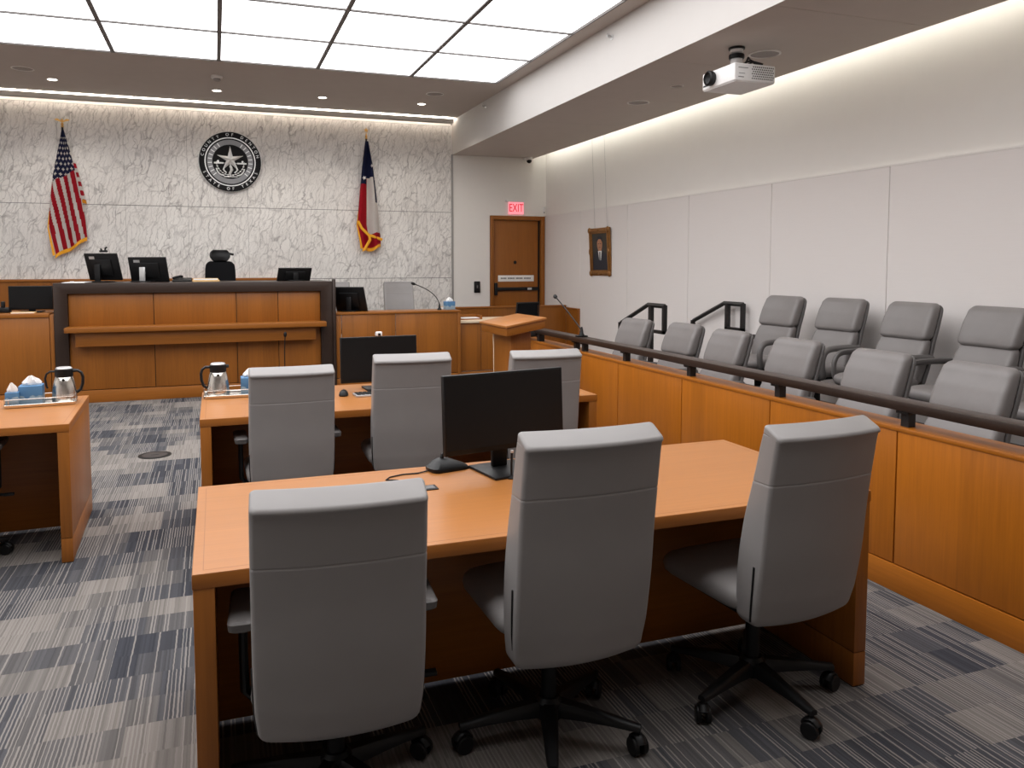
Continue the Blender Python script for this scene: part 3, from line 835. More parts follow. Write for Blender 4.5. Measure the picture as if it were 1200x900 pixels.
# gooseneck microphones
def gooseneck(name, label, loc, pts, base_r=.03, rz=0):
    r = thing(name, label, 'microphone', loc, rz)
    q = mb('black'); q.lathe([(base_r, 0), (base_r, .012), (base_r*.6, .03), (.012, .07), (.007, .09)], (0, 0, 0), 'z', 18); q.build('base', None, r)
    P = [Vector(p) for p in pts]; sm = []
    for i in range(24):
        t_ = i/23; 
        a = P[0].lerp(P[1], t_); b = P[1].lerp(P[2], t_); sm.append(a.lerp(b, t_))
    q = mb('black'); q.tube(sm, .006, None, 8); q.build('stem', None, r)
    d = (sm[-1]-sm[-3]).normalized()
    q = mb('black'); q.tube([sm[-1]-d*.01, sm[-1]+d*.005, sm[-1]+d*.03, sm[-1]+d*.05], [.010, .018, .020, .010], None, 12); q.build('capsule', None, r)
gooseneck('gooseneck_microphone', 'black gooseneck microphone mounted on the jury rail', (3.125, 6.42, .934), [(0, 0, .06), (-.02, .25, .22), (.02, .62, .335)])
q = mb('black'); q.box(-.05, -.03, 0, .05, .03, .012, .003); o = q.build('clamp', None, bpy.data.objects['gooseneck_microphone'])
gooseneck('gooseneck_microphone', 'black gooseneck microphone on the witness stand counter', (2.83, 10.16, .982), [(0, 0, .06), (-.02, 0, .24), (-.34, 0, .35)])
gooseneck('gooseneck_microphone', 'thin black gooseneck microphone standing in front of the bench ledge', (.77, 9.62, 0), [(0, 0, .09), (-.02, 0, .5), (.0, 0, .74)], .12)

# ------------------------------------------------------------------ counsel tables
def counsel_table(label, x0, x1, y0, y1, rz=0):
    cx, cy = (x0+x1)/2, (y0+y1)/2; w, d = x1-x0, y1-y0
    r = thing('counsel_table', label, 'table', (cx, cy, 0), rz)
    q = mb('table_e'); q.box(-w/2, -d/2, .708, w/2, d/2, .748, .002); q.build('top_edge', None, r)
    q = mb('table'); q.box(-w/2+.001, -d/2+.001, .7479, w/2-.001, d/2-.001, .7502, .0008, None, 1)
    q.box(-w/2+.028, -d/2+.028, .7502, -w/2+.0305, d/2-.028, .7504, 0, M['inlay']); q.box(w/2-.0305, -d/2+.028, .7502, w/2-.028, d/2-.028, .7504, 0, M['inlay'])
    q.box(-w/2+.03, -d/2+.028, .7502, w/2-.03, -d/2+.0305, .7504, 0, M['inlay']); q.box(-w/2+.03, d/2-.0305, .7502, w/2-.03, d/2-.028, .7504, 0, M['inlay'])
    q.build('tabletop', None, r)
    for s in (-1, 1):
        a, b = sorted((s*w/2-s*.002, s*(w/2-.058)))
        q = mb('table_v'); q.box(a, -d/2+.002, .135, b, d/2-.002, .708, .002); q.box(a, -d/2+.002, 0.004, b, d/2-.002, .132, .002); q.box(a+.003, -d/2+.006, 0, b-.003, d/2-.006, .136, 0, M['seamdark'])
        q.build('end_panel', None, r)
    q = mb('table_e'); q.box(-w/2+.058, d/2-.36, .02, w/2-.058, d/2-.33, .708, .002); q.build('modesty_panel', None, r)
    return r
counsel_table('nearest wooden counsel table with monitor, three high-back chairs tucked in', -.079, 2.281, 2.228, 3.129)
counsel_table('wooden counsel table in the second row, behind the nearest table', -.098, 2.309, 4.506, 5.483)
counsel_table('wooden counsel table at left across the aisle, holding tray and pitcher', -3.15, -.765, 4.58, 5.56, R(2.2))

# ------------------------------------------------------------------ high-back task chairs
def add_caster(parent, tipx, tipy, side):
    q = mb('black')
    a = math.atan2(tipy, tipx)
    T = Matrix.Translation((tipx, tipy, 0)) @ Matrix.Rotation(a+side, 4, 'Z')
    for s in (-1, 1):
        q.lathe([(.012, -.009), (.027, -.009), (.030, -.006), (.030, .006), (.027, .009), (.012, .009)], (0, s*.017, .030), 'y', 20, None, T)
    q.tube([(-.028, 0, .045), (-.016, 0, .060), (0, 0, .066), (.012, 0, .062), (.028, 0, .048)], .011, None, 8, (.7, 1.6), T)
    q.cyl((0, 0, .055), .008, .03, 'z', 10)if False else None
    q.lathe([(.008, .05), (.008, .088)], (0, 0, 0), 'z', 10, None, T)
    q.build('caster', None, parent)
def star_base(r, phase, L=.30, mat='black'):
    q = mb(mat); q.lathe([(.045, .075), (.050, .085), (.048, .13), (.035, .145)], (0, 0, 0), 'z', 22); q.build('hub', None, r)
    for k in range(5):
        a = phase+k*2*PI/5; c, s = math.cos(a), math.sin(a)
        q = mb(mat); loops = []
        for (d_, w_, z0, z1) in ((.03, .030, .085, .135), (.12, .026, .088, .126), (.22, .021, .086, .112), (L-.02, .018, .082, .102), (L+.01, .014, .080, .098)):
            loops.append([(c*d_-s*u, s*d_+c*u, z) for (u, z) in ((-w_, z0), (w_, z0), (w_, z0+.6*(z1-z0)), (w_*.6, z1), (-w_*.6, z1), (-w_, z0+.6*(z1-z0)))])
        q.loft(loops); leg = q.build('leg', None, r, ang=50)
        add_caster(leg, c*L, s*L, random.uniform(0, 6.28))
def interp(tab, v):
    for a, b in zip(tab, tab[1:]):
        if a[0] <= v <= b[0]:
            k = (v-a[0])/(b[0]-a[0]); k = k*k*(3-2*k) if len(a) > 9 else k
            return [a[i]+(b[i]-a[i])*k for i in range(len(a))]
    return list(tab[-1])
def smooth_tab(tab, v):
    n = len(tab)
    for i in range(n-1):
        if tab[i][0] <= v <= tab[i+1][0]:
            p0 = tab[max(i-1, 0)]; p1 = tab[i]; p2 = tab[i+1]; p3 = tab[min(i+2, n-1)]
            k = (v-p1[0])/(p2[0]-p1[0])
            return [.5*((2*p1[c])+(-p0[c]+p2[c])*k+(2*p0[c]-5*p1[c]+4*p2[c]-p3[c])*k*k+(-p0[c]+3*p1[c]-3*p2[c]+p3[c])*k**3) for c in range(len(p1))]
    return list(tab[-1])
def back_shape(q, tab, bow, cr, seams, vcount=54, endr=.022, bottom_bow=.0, top_slope=0, topr=None):
    topr = topr or endr
    """tab rows: z, rear y, thickness, half width"""
    z0, z1 = tab[0][0], tab[-1][0]; loops = []
    zs = []
    for i in range(7):                                      # rounded lower end
        a = PI/2*i/6; zs.append((z0+endr*(1-math.sin(a)) if False else z0+endr*(1-math.cos(a)), endr*(1-math.sin(a))))
    for i in range(1, vcount): zs.append((z0+endr+(z1-z0-endr-topr)*i/vcount, 0))
    for i in range(7):
        a = PI/2*(1-i/6); zs.append((z1-topr*(1-math.cos(a)), topr*(1-math.sin(a))))
    for zz in seams:
        zs += [(zz-.0030, 0), (zz-.0010, .0014), (zz+.0010, .0014), (zz+.0030, 0)]
    zs.sort(key=lambda t_: t_[0])
    for z, ins in zs:
        _, y, th, hw = smooth_tab(tab, z)
        lp = []
        for (u, w) in rrect(2*(hw-ins), max(th-2*ins, .004), cr, 6):
            nx = u/max(hw, .01)
            lp.append((u, y+th/2+w + bow*(nx*nx), z - bottom_bow*(1-nx*nx)*max(0, 1-(z-z0)/.12) + bottom_bow*nx*nx*.0))
        # extra points across the long faces so the bow is smooth
        full = []
        for a, b in zip(lp, lp[1:]+lp[:1]):
            full.append(a)
            if abs(a[0]-b[0]) > .1:
                ya = a[1]-bow*(a[0]/hw)**2; yb = b[1]-bow*(b[0]/hw)**2
                for k in range(1, 12):
                    t_ = k/12; u = a[0]+(b[0]-a[0])*t_; nx = u/hw
                    full.append((u, ya+(yb-ya)*t_+bow*nx*nx, z-bottom_bow*(1-nx*nx)*max(0, 1-(z-z0)/.12)))
        if top_slope:
            k = min(1, max(0, (z-(z1-.045))/.034)); k = k*k*(3-2*k)
            full = [(a_, b_, c_-top_slope*k*max(0, (y+th+bow*(a_/hw)**2)-b_)) for a_, b_, c_ in full]
        loops.append(full)
    q.loft(loops)
def task_chair(label, loc, rz, phase, lift=0.0, arms=True, group=None, ext=0.0):
    r = thing('task_chair', label, 'chair', loc, rz, group)
    dz = lift
    q = mb('leather')
    tab = [(.382+dz-ext, -.262, .092, .212), (.48+dz-ext*.5, -.284, .110, .221), (.62+dz, -.306, .120, .224), (.76+dz, -.320, .108, .224), (.90+dz, -.338, .088, .224), (1.0+dz, -.354, .080, .223), (1.08+dz, -.369, .076, .222)]
    back_shape(q, tab, .022, .013, [.885+dz, 1.050+dz], 54, .034, .010, .50, .009)
    b = q.build('backrest', None, r, ang=55)
    for s in (-1, 1):
        q = mb('black'); q.box(s*.2270-.0035, -.292, .455+dz, s*.2270+.0055 if s > 0 else s*.2270+.0035, -.284, .60+dz, .001, None, 1) if False else None
        pts = [(s*.2135, -.222, .405+dz), (s*.2205, -.232, .46+dz), (s*.2235, -.240, .52+dz), (s*.2245, -.247, .60+dz)]
        q.tube(pts, .0042, None, 6); q.build('side_slit', None, r)
    # seat cushion
    q = mb('leather'); loops = []
    for (z, ins) in ((.405, .05), (.412, .02), (.43, .004), (.452, 0), (.472, .003), (.487, .015), (.496, .04), (.500, .09)):
        lp = []
        for (u, w) in rrect(.47-2*ins, .50-2*ins, .09, 7, 0, .045):
            k = max(0, (w-.12)/.18)
            lp.append((u, w, z+dz-.022*k*k))
        loops.append(lp)
    q.loft(loops); q.build('seat', None, r, ang=60)
    q = mb('black'); q.box(-.17, -.20, .372+dz, .17, .22, .408+dz, .015); q.box(-.06, -.10, .33+dz, .06, .10, .372+dz, .012)
    q.tube([(.10, .06, .365+dz), (.22, .06, .36+dz), (.29, .06, .355+dz)], .008, None, 8); q.box(.27, .045, .348+dz, .32, .075, .362+dz, .004)
    q.build('seat_mechanism', None, r)
    q = mb('black'); q.cyl((0, 0, .13), .026, .15); q.cyl((0, 0, .26), .016, .08+dz); q.build('gas_column', None, r)
    star_base(r, phase)
    if arms:
        for s in (-1, 1):
            q = mb('black')
            q.tube([(s*.15, .02, .385+dz), (s*.235, .02, .385+dz), (s*.256, .02, .41+dz), (s*.258, .02, .50+dz), (s*.258, .02, .635+dz)], .022, None, 10, (.6, 1.3))
            a = q.build('armrest', None, r)
            q = mb('shell'); loops = []
            for (z, i_) in ((.628, .010), (.634, .002), (.655, 0), (.662, .006), (.664, .02)):
                loops.append([(s*.258+u, w, z+dz) for u, w in rrect(.072-2*i_, .25-2*i_, .018, 5, 0, .02)])
            q.loft(loops); q.build('arm_pad', None, a)
    return r
task_chair('grey high-back chair, nearest row left one, squarely at the table end', (.308, 2.285, 0), R(-4), R(22), -.05, True)
task_chair('grey high-back chair in the middle of the nearest table', (1.026, 2.342, 0), R(0), R(-39), .035, False, None, .04)
task_chair('grey high-back chair at the right end of the nearest table', (1.845, 2.335, 0), R(4), R(-92), 0.0, False)
task_chair('grey high-back chair at left of the second row table, beside the pitcher tray', (.372, 4.60, 0), R(1), R(40), -.03, True)
task_chair('grey high-back chair in the middle of second row table, partly hiding its monitor', (1.06, 4.63, 0), R(-3), R(10), .01, False)
task_chair('grey high-back chair at second row table, behind the nearest monitor', (1.885, 4.63, 0), R(-3), R(70), 0.0, False)
task_chair('high-back chair at the left counsel table, mostly cut off by photo edge', (-1.365, 4.72, 0), R(4), R(-42), 0.0, True)
task_chair('grey high-back chair facing forward in the witness stand', (2.60, 11.35, .26), PI, R(10), 0.0, False)
task_chair('grey high-back chair mostly hidden behind the black witness monitor', (1.66, 11.45, .26), PI, R(50), 0.0, False)

# judge's black chair with headrest
r = thing('judge_chair', 'black mesh office chair with headrest behind the bench', 'chair', (.12, 11.40, .54), PI+R(14))
q = mb('mesh'); back_shape(q, [(.62, -.23, .03, .18), (.80, -.25, .035, .205), (.95, -.25, .035, .205), (1.05, -.253, .033, .195), (1.10, -.255, .03, .16)], .03, .014, [], 24, .03); q.build('backrest', None, r)
q = mb('black'); q.tube([(.0, -.27, .55), (0, -.29, .8), (0, -.285, 1.05), (.0, -.26, 1.22)], .022, None, 8); q.build('spine', None, r)
q = mb('black'); back_shape(q, [(1.10, -.26, .05, .10), (1.16, -.27, .065, .135), (1.22, -.275, .06, .13), (1.26, -.26, .045, .10)], .03, .02, [], 14, .015); q.tube([(-.10, -.25, 1.20), (-.15, -.26, 1.205), (-.20, -.265, 1.195)], .016, None, 8); q.build('headrest', None, r)
q = mb('black'); loops = []
for (z, i_) in ((.44, .03), (.455, .004), (.48, 0), (.50, .01), (.51, .05)): loops.append([(u, w, z) for u, w in rrect(.50-2*i_, .48-2*i_, .1, 6, 0, .04)])
q.loft(loops); q.build('seat', None, r)
for s in (-1, 1):
    q = mb('black'); q.tube([(s*.18, -.05, .42), (s*.29, -.02, .45), (s*.30, 0, .66)], .018); q.box(s*.30-.04, -.10, .66, s*.30+.04, .14, .685, .01); q.build('armrest', None, r)
q = mb('black'); q.cyl((0, 0, .13), .026, .32); q.build('gas_column', None, r)
star_base(r, .3)
# black chair near the partition
r = thing('mesh_chair', 'black mesh chair between the lectern and the low partition', 'chair', (4.40, 11.22, .06), R(8))
q = mb('blackmetal'); q.tube([(-.20, -.20, .48), (-.20, -.235, .70), (-.19, -.27, .955), (.19, -.27, .955), (.20, -.235, .70), (.20, -.20, .48)], .013, None, 8); q.build('back_frame', None, r)
q = mb('mesh'); back_shape(q, [(.55, -.225, .014, .19), (.75, -.25, .014, .19), (.945, -.275, .014, .18)], .015, .006, [], 12, .005); q.build('backrest', None, r)
q = mb('mesh'); loops = []
for (z, i_) in ((.43, .02), (.445, .003), (.465, 0), (.48, .02)): loops.append([(u, w, z) for u, w in rrect(.45-2*i_, .44-2*i_, .08, 6, 0, .0)])
q.loft(loops); q.build('seat', None, r)
for sx in (-1, 1):
    q = mb('blackmetal'); q.tube([(sx*.20, .20, .0), (sx*.21, .19, .43), (sx*.21, -.18, .44)], .012, None, 8); q.build('leg', None, r)
    q = mb('blackmetal'); q.tube([(sx*.20, -.20, .48), (sx*.21, -.19, .40), (sx*.21, -.25, 0)], .012, None, 8); q.build('leg', None, r)

# ------------------------------------------------------------------ jury chairs
def jury_chair(label, loc, rz, group):
    r = thing('jury_chair', label, 'chair', loc, rz, group)
    dz = -.02
    # facing +y in its own space
    tab = [(.755+dz, -.290, .095, .222), (.80+dz, -.305, .112, .232), (.92+dz, -.340, .108, .232), (1.01+dz, -.370, .095, .226), (1.05+dz, -.380, .085, .218)]
    q = mb('leather2'); back_shape(q, tab, .018, .040, [], 22, .034); q.build('headrest_cushion', None, r, ang=70)
    tab = [(.42+dz, -.200, .11, .222), (.55+dz, -.235, .12, .232), (.68+dz, -.268, .105, .232), (.772+dz, -.292, .085, .224)]
    q = mb('leather2'); back_shape(q, tab, .018, .040, [], 22, .03); q.build('backrest', None, r, ang=70)
    tab = [(.40+dz, -.228, .035, .222), (.55+dz, -.265, .035, .234), (.75+dz, -.312, .035, .236), (.92+dz, -.364, .035, .234), (1.035+dz, -.398, .030, .222)]
    q = mb('shell'); back_shape(q, tab, .018, .014, [], 22, .040); q.build('back_shell', None, r, ang=60)
    q = mb('leather2'); loops = []
    for (z, i_) in ((.385, .06), (.395, .02), (.415, .003), (.44, 0), (.462, .006), (.476, .025), (.482, .07)):
        loops.append([(u, w, z+dz) for u, w in rrect(.53-2*i_, .56-2*i_, .20, 10, 0, .07)])
    q.loft(loops); q.build('seat', None, r, ang=70)
    q = mb('black'); loops = []
    for (z, i_) in ((.365, .05), (.372, .02), (.392, .012)): loops.append([(u, w, z+dz) for u, w in rrect(.50-2*i_, .50-2*i_, .16, 9, 0, .06)])
    q.loft(loops); q.cyl((0, 0, .06), .035, .29); q.build('pedestal', None, r)
    q = mb('black'); q.lathe([(.27, 0), (.27, .015), (.12, .045), (.04, .07)], (0, 0, 0), 'z', 36); q.build('round_base', None, r)
    for s in (-1, 1):
        pts = [(s*.20, .18, .385+dz), (s*.262, .20, .40+dz), (s*.272, .225, .47+dz), (s*.272, .225, .55+dz), (s*.272, .195, .61+dz), (s*.270, .13, .635+dz), (s*.268, -.05, .640+dz), (s*.258, -.20, .632+dz), (s*.215, -.275, .62+dz)]
        sm = []
        for i in range(len(pts)-1):
            p0, p1, p2, p3 = (Vector(pts[max(i-1, 0)]), Vector(pts[i]), Vector(pts[i+1]), Vector(pts[min(i+2, len(pts)-1)]))
            for k in range(5):
                t_ = k/5; sm.append(.5*((2*p1)+(p2-p0)*t_+(2*p0-5*p1+4*p2-p3)*t_*t_+(3*p1-p0-3*p2+p3)*t_**3))
        sm.append(Vector(pts[-1]))
        q = mb('shell'); q.tube(sm, .021, None, 10, (1.0, 1.3)); q.build('armrest', None, r)
    return r
FD = .335
front = [(4.12, 7.08, 6, 'farthest front-row jury chair, before the left step handrail'),
         (4.22, 6.36, 3, 'second front-row jury chair from the far end'),
         (4.15, 5.58, 0, 'third front-row jury chair from the far end, right of the second handrail'),
         (4.14, 4.76, 0, 'fourth front-row jury chair from the far end, before the first back-row chair'),
         (4.08, 3.92, -1, 'fifth front-row jury chair from the far end'),
         (4.06, 3.21, -2, 'nearest front-row jury chair, at the right edge of photo')]
back = [(5.22, 6.18, 3, 'farthest back-row jury chair, standing near the wall handrail'),
        (5.34, 5.54, 4, 'second back-row jury chair from the far end'),
        (5.30, 4.78, 0, 'third back-row jury chair from the far end'),
        (5.29, 4.06, -2, 'fourth back-row jury chair from the far end, near the right edge'),
        (5.29, 3.31, 0, 'nearest back-row jury chair, only its edge showing at right edge')]
rng = random.Random(3)
j0 = None
for i, (x, y, a, l) in enumerate(front):
    if j0 is None: j0 = jury_chair('grey leather '+l, (x-FD, y, 0), PI/2+R(a), 'jury chairs in the front row')
    else: dup(j0, (x-FD, y, 0), PI/2+R(a), 'grey leather '+l, 'jury chairs in the front row')
for i, (x, y, a, l) in enumerate(back):
    dup(j0, (x-FD, y, .2556), PI/2+R(a), 'grey leather '+l, 'jury chairs in the back row')

# ------------------------------------------------------------------ monitors and desk things
def monitor(label, loc, rz, w=.51, h=.30, zc=.26, tilt=0, stand='black', bez=True, plate=(.25, .19), webcam=False, backlogo=False, cat='monitor', stand_dx=0):
    """screen faces -y in its own space"""
    r = thing('computer_monitor', label, cat, loc, rz)
    T = Matrix.Translation((0, 0, zc)) @ Matrix.Rotation(tilt, 4, 'X')
    q = mb('black'); q.box(-w/2, -.012, -h/2, w/2, .014, h/2, .004, None, 2, T); q.box(-w*.3, .014, -h*.3, w*.3, .035, h*.3, .012, None, 2, T); q.build('housing', None, r)
    q = mb('screen'); q.box(-w/2+.008, -.0135, -h/2+.020, w/2-.008, -.0118, h/2-.008, 0, None, 1, T); q.build('screen', None, r)
    q = mb(stand); q.box(-.035+stand_dx, .036, .01, .035+stand_dx, .058, zc+.03, .006); q.box(-.03+stand_dx, .02, zc-.05, .03+stand_dx, .05, zc+.02, .004); q.build('stand_column', None, r)
    q = mb('black'); q.box(-plate[0]/2+stand_dx, -plate[1]*.62, 0, plate[0]/2+stand_dx, plate[1]*.38+.04, .012, .005); q.build('stand_base', None, r)
    if webcam:
        q = mb('white'); q.box(-.022, -.022, h/2, .022, .012, h/2+.032, .008, None, 2, T); q.cyl((0, -.0245, h/2+.015), .010, .004, 'y', 14, M['screen']) if False else None
        q.box(-.009, -.0235, h/2+.004, .009, -.0215, h/2+.020, .004, M['screen'], 2, T); q.build('webcam', None, r)
    if backlogo:
        q = mb('silver'); q.box(w*.20, .0135, h*.30, w*.36, .0155, h*.40, 0, None, 1, T); q.build('back_label', None, r)
    return r
monitor('large black monitor standing on the nearest counsel table', (1.095, 2.955, .7503), R(10), .555, .315, .250, R(-3), plate=(.22, .19))
monitor('black monitor with white webcam on the second row table', (1.03, 5.22, .7503), R(3), .525, .305, .205, R(-3), plate=(.2, .18), webcam=True)
monitor('leftmost black monitor on the bench, webcam clip on its top edge', (-1.27, 10.55, 1.383), PI-R(24), .41, .34, .185, R(-20), backlogo=True, stand_dx=.05)
o = [x_ for x_ in bpy.data.objects if x_.name.startswith('computer_monitor') and x_.parent is None][-1]
q = mb('black'); q.box(-.045, -.03, .36, .045, .01, .385, .006); q.tube([(-.02, -.01, .38), (-.03, 0, .41), (-.05, .0, .42)], .010); q.tube([(.02, -.01, .38), (.03, 0, .405)], .010); q.build('webcam_clip', None, o)
monitor('second black monitor on the bench, with a silver stand', (-.76, 10.45, 1.383), PI-R(20), .46, .315, .150, R(-17), 'silver', backlogo=True, stand_dx=.06)
monitor('small low black monitor at the right end of bench', (.965, 10.45, 1.383), PI+R(18), .45, .20, .075, R(-24), plate=(.2, .12))
monitor('black monitor on the clerk counter, left of the bench', (-2.02, 10.38, 1.045), R(0), .45, .275, .165, R(0))
monitor('tilted black monitor at the left end of witness stand', (1.650, 10.25, .982), PI-R(32), .43, .35, .160, R(-24), plate=(.2, .15))
# conference phone microphone, small mic, cables on the nearest table
r = thing('conference_microphone', 'black wedge shaped table microphone left of the nearest monitor', 'microphone', (.885, 3.06, .7503), R(12))
q = mb('black')
loops = []
for (z, w, d, o_) in ((0, .17, .10, 0), (.006, .172, .102, 0), (.016, .165, .095, 0), (.040, .07, .05, .01), (.046, .03, .03, .012)):
    loops.append([(u-.02*z/.04, v, z) for u, v in rrect(w, d, min(w, d)*.3, 4, 0, o_)])
q.loft(loops); q.build('wedge_body', None, r)
q = mb('black'); q.tube([(-.025, .01, .04), (-.02, .01, .06), (-.005, .01, .068)], .008); q.sphere((.0, .01, .068), .010); q.build('capsule', None, r)
q = mb('black'); q.tube([(-.08, 0, .006), (-.14, -.005, .003), (-.20, .01, .003), (-.26, .0, .003), (-.29, -.03, .003), (-.25, -.06, .003)], .0028, None, 6); q.build('cable', None, r)
r = thing('desk_microphone', 'tiny black stand microphone in front of the nearest monitor', 'microphone', (1.083, 2.845, .7503))
q = mb('black'); q.lathe([(.026, 0), (.027, .004), (.02, .008), (.006, .011)], (0, 0, 0), 'z', 22); q.build('base', None, r)
q = mb('black'); q.tube([(0, 0, .008), (0, 0, .06), (.002, 0, .105)], .0045, None, 8); q.build('stem', None, r)
q = mb('silver'); q.cyl((.002, 0, .10), .007, .010, bev=.001); q.build('tip', None, r)
r = thing('cable_grommet', 'black cable grommet set in the nearest tabletop', 'grommet', (.72, 2.815, .7503))
q = mb('black'); q.box(-.05, -.03, 0, .05, .03, .004, .0015); q.build('flange', None, r)
q = mb('armgrey'); q.box(-.04, -.02, .004, .04, .02, .0052); q.build('lid', None, r)
# second row table: device and mouse
r = thing('desk_phone', 'flat dark device with silver keys beside second row monitor', 'phone', (.97, 5.35-.13, .7503), R(6)) if False else None
r = thing('keyboard', 'silver and black keyboard under the webcam monitor', 'keyboard', (1.02, 4.99, .7503), R(3))
q = mb('silver'); q.box(-.20, -.06, 0, .20, .06, .014, .004); q.build('case', None, r)
q = mb('black')
for i in range(14):
    for k in range(4): q.box(-.19+.0272*i, -.05+.026*k, .013, -.19+.0272*i+.023, -.05+.026*k+.021, .019, .002, None, 1)
q.build('keys', None, r)
r = thing('computer_mouse', 'black mouse at the left of second row keyboard', 'mouse', (.76, 5.03, .7503), R(80))
q = mb('black'); loops = []
for (z, i_) in ((0, .004), (.008, 0), (.022, .005), (.032, .014), (.036, .024)): loops.append([(u, w, z) for u, w in rrect(.10-2*i_, .06-2*i_, .028, 6)])
q.loft(loops); q.build('shell', None, r)
q = mb('armgrey'); q.lathe([(.004, -.003), (.008, -.003), (.008, .003), (.004, .003)], (.03, 0, .030), 'y', 12); q.build('scroll_wheel', None, r)
# pitchers and trays and tissue cartons
def tray(label, loc, rz, w=.36, d=.19):
    r = thing('serving_tray', label, 'tray', loc, rz)
    q = mb('steel'); q.loft([[(u, v, z) for u, v in rrect(w-2*i, d-2*i, .025, 5)] for z, i in ((0, .004), (.003, 0), (.018, -.002), (.020, .001), (.018, .004), (.006, .006), (.005, .02))]); q.build('tray_body', None, r)
    q = mb('steel'); pts = [(u, v, .05) for u, v in rrect(w-.004, d-.004, .025, 4)]; pts.append(pts[0]); q.tube(pts, .0022, None, 6)
    for u, v in rrect(w-.004, d-.004, .025, 1): q.tube([(u, v, .01), (u, v, .05)], .002, None, 6)
    q.build('rail_wire', None, r)
    return r
def pitcher(label, loc, rz, two=False):
    r = thing('water_pitcher', label, 'pitcher', loc, rz)
    q = mb('steel'); q.lathe([(.066, 0), (.070, .003), (.070, .03), (.065, .08), (.057, .125), (.049, .150), (.045, .155)], (0, 0, 0), 'z', 36); q.build('body', None, r, ang=60)
    q = mb('black'); q.lathe([(.0455, .152), (.050, .156), (.050, .198), (.045, .202)], (0, 0, 0), 'z', 30); q.prism([(-.013, .178), (.013, .178), (.006, .198), (-.006, .198)], 'x', .04, .066, None, .003); q.build('lid_collar', None, r)
    q = mb('silver'); q.lathe([(.045, .201), (.046, .204), (.040, .211), (.01, .212)], (0, 0, 0), 'z', 30); q.build('lid_top', None, r)
    sides = (-1, 1) if two else (-1,)
    q = mb('black')
    for s in sides:
        pts = [(s*.045, 0, .186), (s*.075, 0, .186), (s*.094, 0, .172), (s*.102, 0, .145), (s*.100, 0, .105), (s*.088, 0, .068), (s*.066, 0, .052)]
        if s == 1 or not two: q.tube(pts, .011, None, 10, (.8, 1.2))
        else: q.tube(pts[:4]+[(s*.096, 0, .10), (s*.090, 0, .085)], .006, None, 8)
    q.build('handle', None, r)
    q = mb('black'); q.lathe([(.008, 0), (.008, -.002), (.003, -.003)], (0, -.0555, .138), 'y', 14); q.build('badge', None, r)
    return r
def tissue_box(label, loc, rz, w=.12, d=.12, h=.10):
    r = thing('tissue_box', label, 'tissue box', loc, rz)
    q = mb('carton'); q.box(-w/2, -d/2, 0, w/2, d/2, h, .003); q.build('carton', None, r)
    q = mb('paper'); loops = []
    for k, (z, a) in enumerate(((0, .6), (.012, .75), (.03, .55), (.048, .22), (.052, .08))):
        loops.append([((w*.5*a)*math.cos(t_*2*PI/18)*(1+.25*math.sin(3*t_+k)), d*.22*a*math.sin(t_*2*PI/18)*(1+.5*math.cos(2*t_+k)), h+z+.006*math.sin(t_*2.1+k)) for t_ in range(18)])
    q.loft(loops); q.build('tissue', None, r, ang=25)
    return r
ZT = .7503
tray('steel tray on the left counsel table', (-1.005, 5.345, ZT), R(6), .375, .20)
pitcher('steel water pitcher with two black handles on the left tray', (-.885, 5.375, ZT+.0055), R(4), True)
tissue_box('large blue tissue box on the left tray', (-1.06, 5.365, ZT+.0055), R(4), .125, .115, .112)
tissue_box('small blue tissue box at the left tray corner, before larger one', (-1.145, 5.280, ZT+.0055), R(4), .068, .05, .085)
tray('steel tray on second row table beside the grey chair', (.10, 5.27, ZT), R(0), .37, .19)
pitcher('steel water pitcher with one black handle on second row table', (.003, 5.27, ZT+.0055), R(0))
tissue_box('blue tissue box half hidden by the second row left chair', (.20, 5.29, ZT+.0055), R(0), .12, .115, .11)
tissue_box('blue tissue box on the witness stand counter', (2.985, 10.22, .982), R(8), .125, .12, .11)
# bench papers and devices
r = thing('manila_folder', 'tan folder stack lying on the bench right of monitors', 'folder', (-.11, 10.35, 1.383), R(3))
q = mb('manila'); q.box(-.155, -.11, 0, .155, .11, .022, .003); q.box(-.15, -.105, .022, .14, .11, .040, .003); q.build('covers', None, r)
q = mb('paper'); q.box(-.145, -.1095, .0225, .13, .1, .0385); q.build('sheets', None, r)
r = thing('desk_phone', 'black desk phone lying on the bench beside the folder', 'phone', (-.385, 10.42, 1.383), R(0))
q = mb('black'); q.prism([(-.09, 0), (.09, 0), (.09, .05), (-.09, .02)], 'x', -.11, .11, None, .006); q.build('body', None, r)
q = mb('black'); q.tube([(-.10, -.03, .045), (-.07, 0, .055), (-.02, .05, .065), (.0, .07, .062)], .016, None, 8); q.build('handset', None, r)
r = thing('desk_papers', 'pale papers lying at the left end of the bench top', 'papers', (-1.52, 10.25, 1.383), R(-6))
q = mb('paper'); q.box(-.12, -.15, 0, .12, .15, .006); q.box(-.10, -.14, .006, .13, .14, .010); q.build('sheets', None, r)
q = mb('silver'); q.box(-.10, .10, .010, -.06, .12, .016, .002); q.build('clip', None, r)
r = thing('manila_folder', 'tan folder on clerk counter in front of the monitor', 'folder', (-2.045, 10.12, 1.045), R(2))
q = mb('manila'); q.box(-.12, -.06, 0, .12, .05, .016, .003); q.build('covers', None, r)
q = mb('paper'); q.box(-.115, -.0605, .004, .11, .045, .012); q.build('sheets', None, r)
r = thing('desk_phone', 'black phone on the clerk counter, left of the monitor', 'phone', (-2.27, 10.33, 1.045))
q = mb('black'); q.box(-.05, -.06, 0, .05, .06, .06, .01); q.build('body', None, r)
q = mb('black'); q.box(-.04, -.03, .06, -.005, .03, .13, .008); q.build('handset', None, r)
r = thing('paper_box', 'white box of papers at the left end of clerk counter', 'box', (-2.42, 10.25, 1.045))
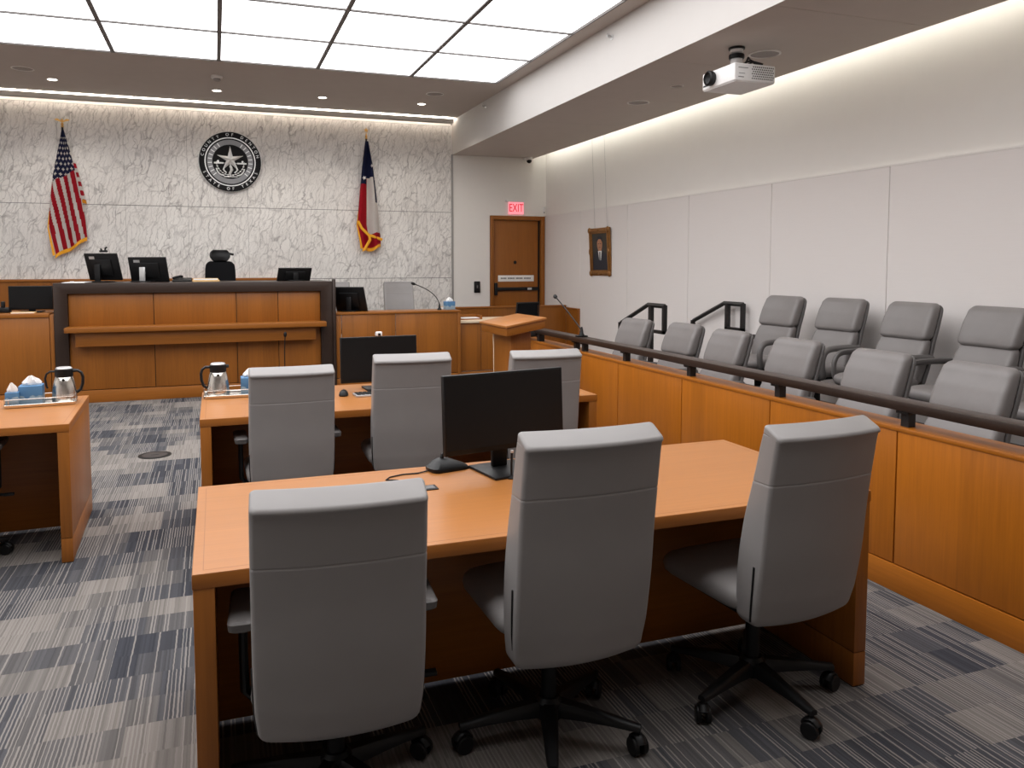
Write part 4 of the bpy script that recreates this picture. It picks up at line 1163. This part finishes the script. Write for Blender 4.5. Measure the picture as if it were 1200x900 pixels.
q = mb('white'); q.box(-.10, -.09, 0, .10, .09, .075, .004); q.build('box_body', None, r)
q = mb('paper'); q.box(-.09, -.08, .075, .09, .08, .09); q.build('sheets', None, r)
r = thing('document_stack', 'small paper stack on witness counter beside tissue box', 'papers', (2.93, 10.34, .982), R(-8)) 
q = mb('paper'); q.box(-.07, -.03, 0, .07, .03, .028); q.build('sheets', None, r)
q = mb('manila'); q.box(-.072, -.032, .028, .072, .032, .032); q.build('cover', None, r)
# floor box in the aisle
r = thing('floor_box', 'round dark floor box lid set in the aisle carpet', 'floor box', (-.51, 7.05, 0))
q = mb('black'); q.lathe([(.13, 0), (.13, .004), (.115, .008), (.10, .008), (.10, .006)], (0, 0, 0), 'z', 40); q.build('rim', None, r)
q = mb('armdark'); q.cyl((0, 0, .004), .10, .003, n=40); q.box(-.03, -.012, .007, .03, .012, .010, .002); q.build('lid', None, r)

# ------------------------------------------------------------------ world, camera, view
w = bpy.data.worlds.new('room_world'); scn.world = w; w.use_nodes = True
w.node_tree.nodes['Background'].inputs[0].default_value = (.75, .72, .70, 1)
w.node_tree.nodes['Background'].inputs[1].default_value = .05
cam = bpy.data.cameras.new('camera'); co = bpy.data.objects.new('camera', cam); C.objects.link(co)
F_, YAW, PITCH, ROLL, PXX, PYY, HC = 917.953, -0.3438, -0.0657, 0.0009, 581.243, 370.513, 1.5896
cy_, sy_ = math.cos(YAW), math.sin(YAW); cp, sp = math.cos(PITCH), math.sin(PITCH)
Fv = Vector((-sy_*cp, cy_*cp, sp)); Rv = Vector((cy_, sy_, 0)); Dv = Fv.cross(Rv)
c_, s_ = math.cos(ROLL), math.sin(ROLL); R2 = c_*Rv+s_*Dv; D2 = c_*Dv-s_*Rv
mt = Matrix((( R2.x, -D2.x, -Fv.x, 0), (R2.y, -D2.y, -Fv.y, 0), (R2.z, -D2.z, -Fv.z, HC), (0, 0, 0, 1)))
co.matrix_world = mt
cam.sensor_fit = 'HORIZONTAL'; cam.sensor_width = 36; cam.lens = F_*36/1200
cam.shift_x = (600-PXX)/1200; cam.shift_y = -(450-PYY)/1200
cam.clip_start = .05; cam.clip_end = 100
scn.camera = co
scn.view_settings.view_transform = 'Standard'; scn.view_settings.look = 'None'
scn.view_settings.gamma = 1; scn.view_settings.use_curve_mapping = False
scn.view_settings.exposure = 0.0
cy = scn.cycles
cy.max_bounces = 10; cy.diffuse_bounces = 6; cy.glossy_bounces = 4
cy.sample_clamp_indirect = 6; cy.caustics_reflective = False; cy.caustics_refractive = False
cy.use_denoising = True
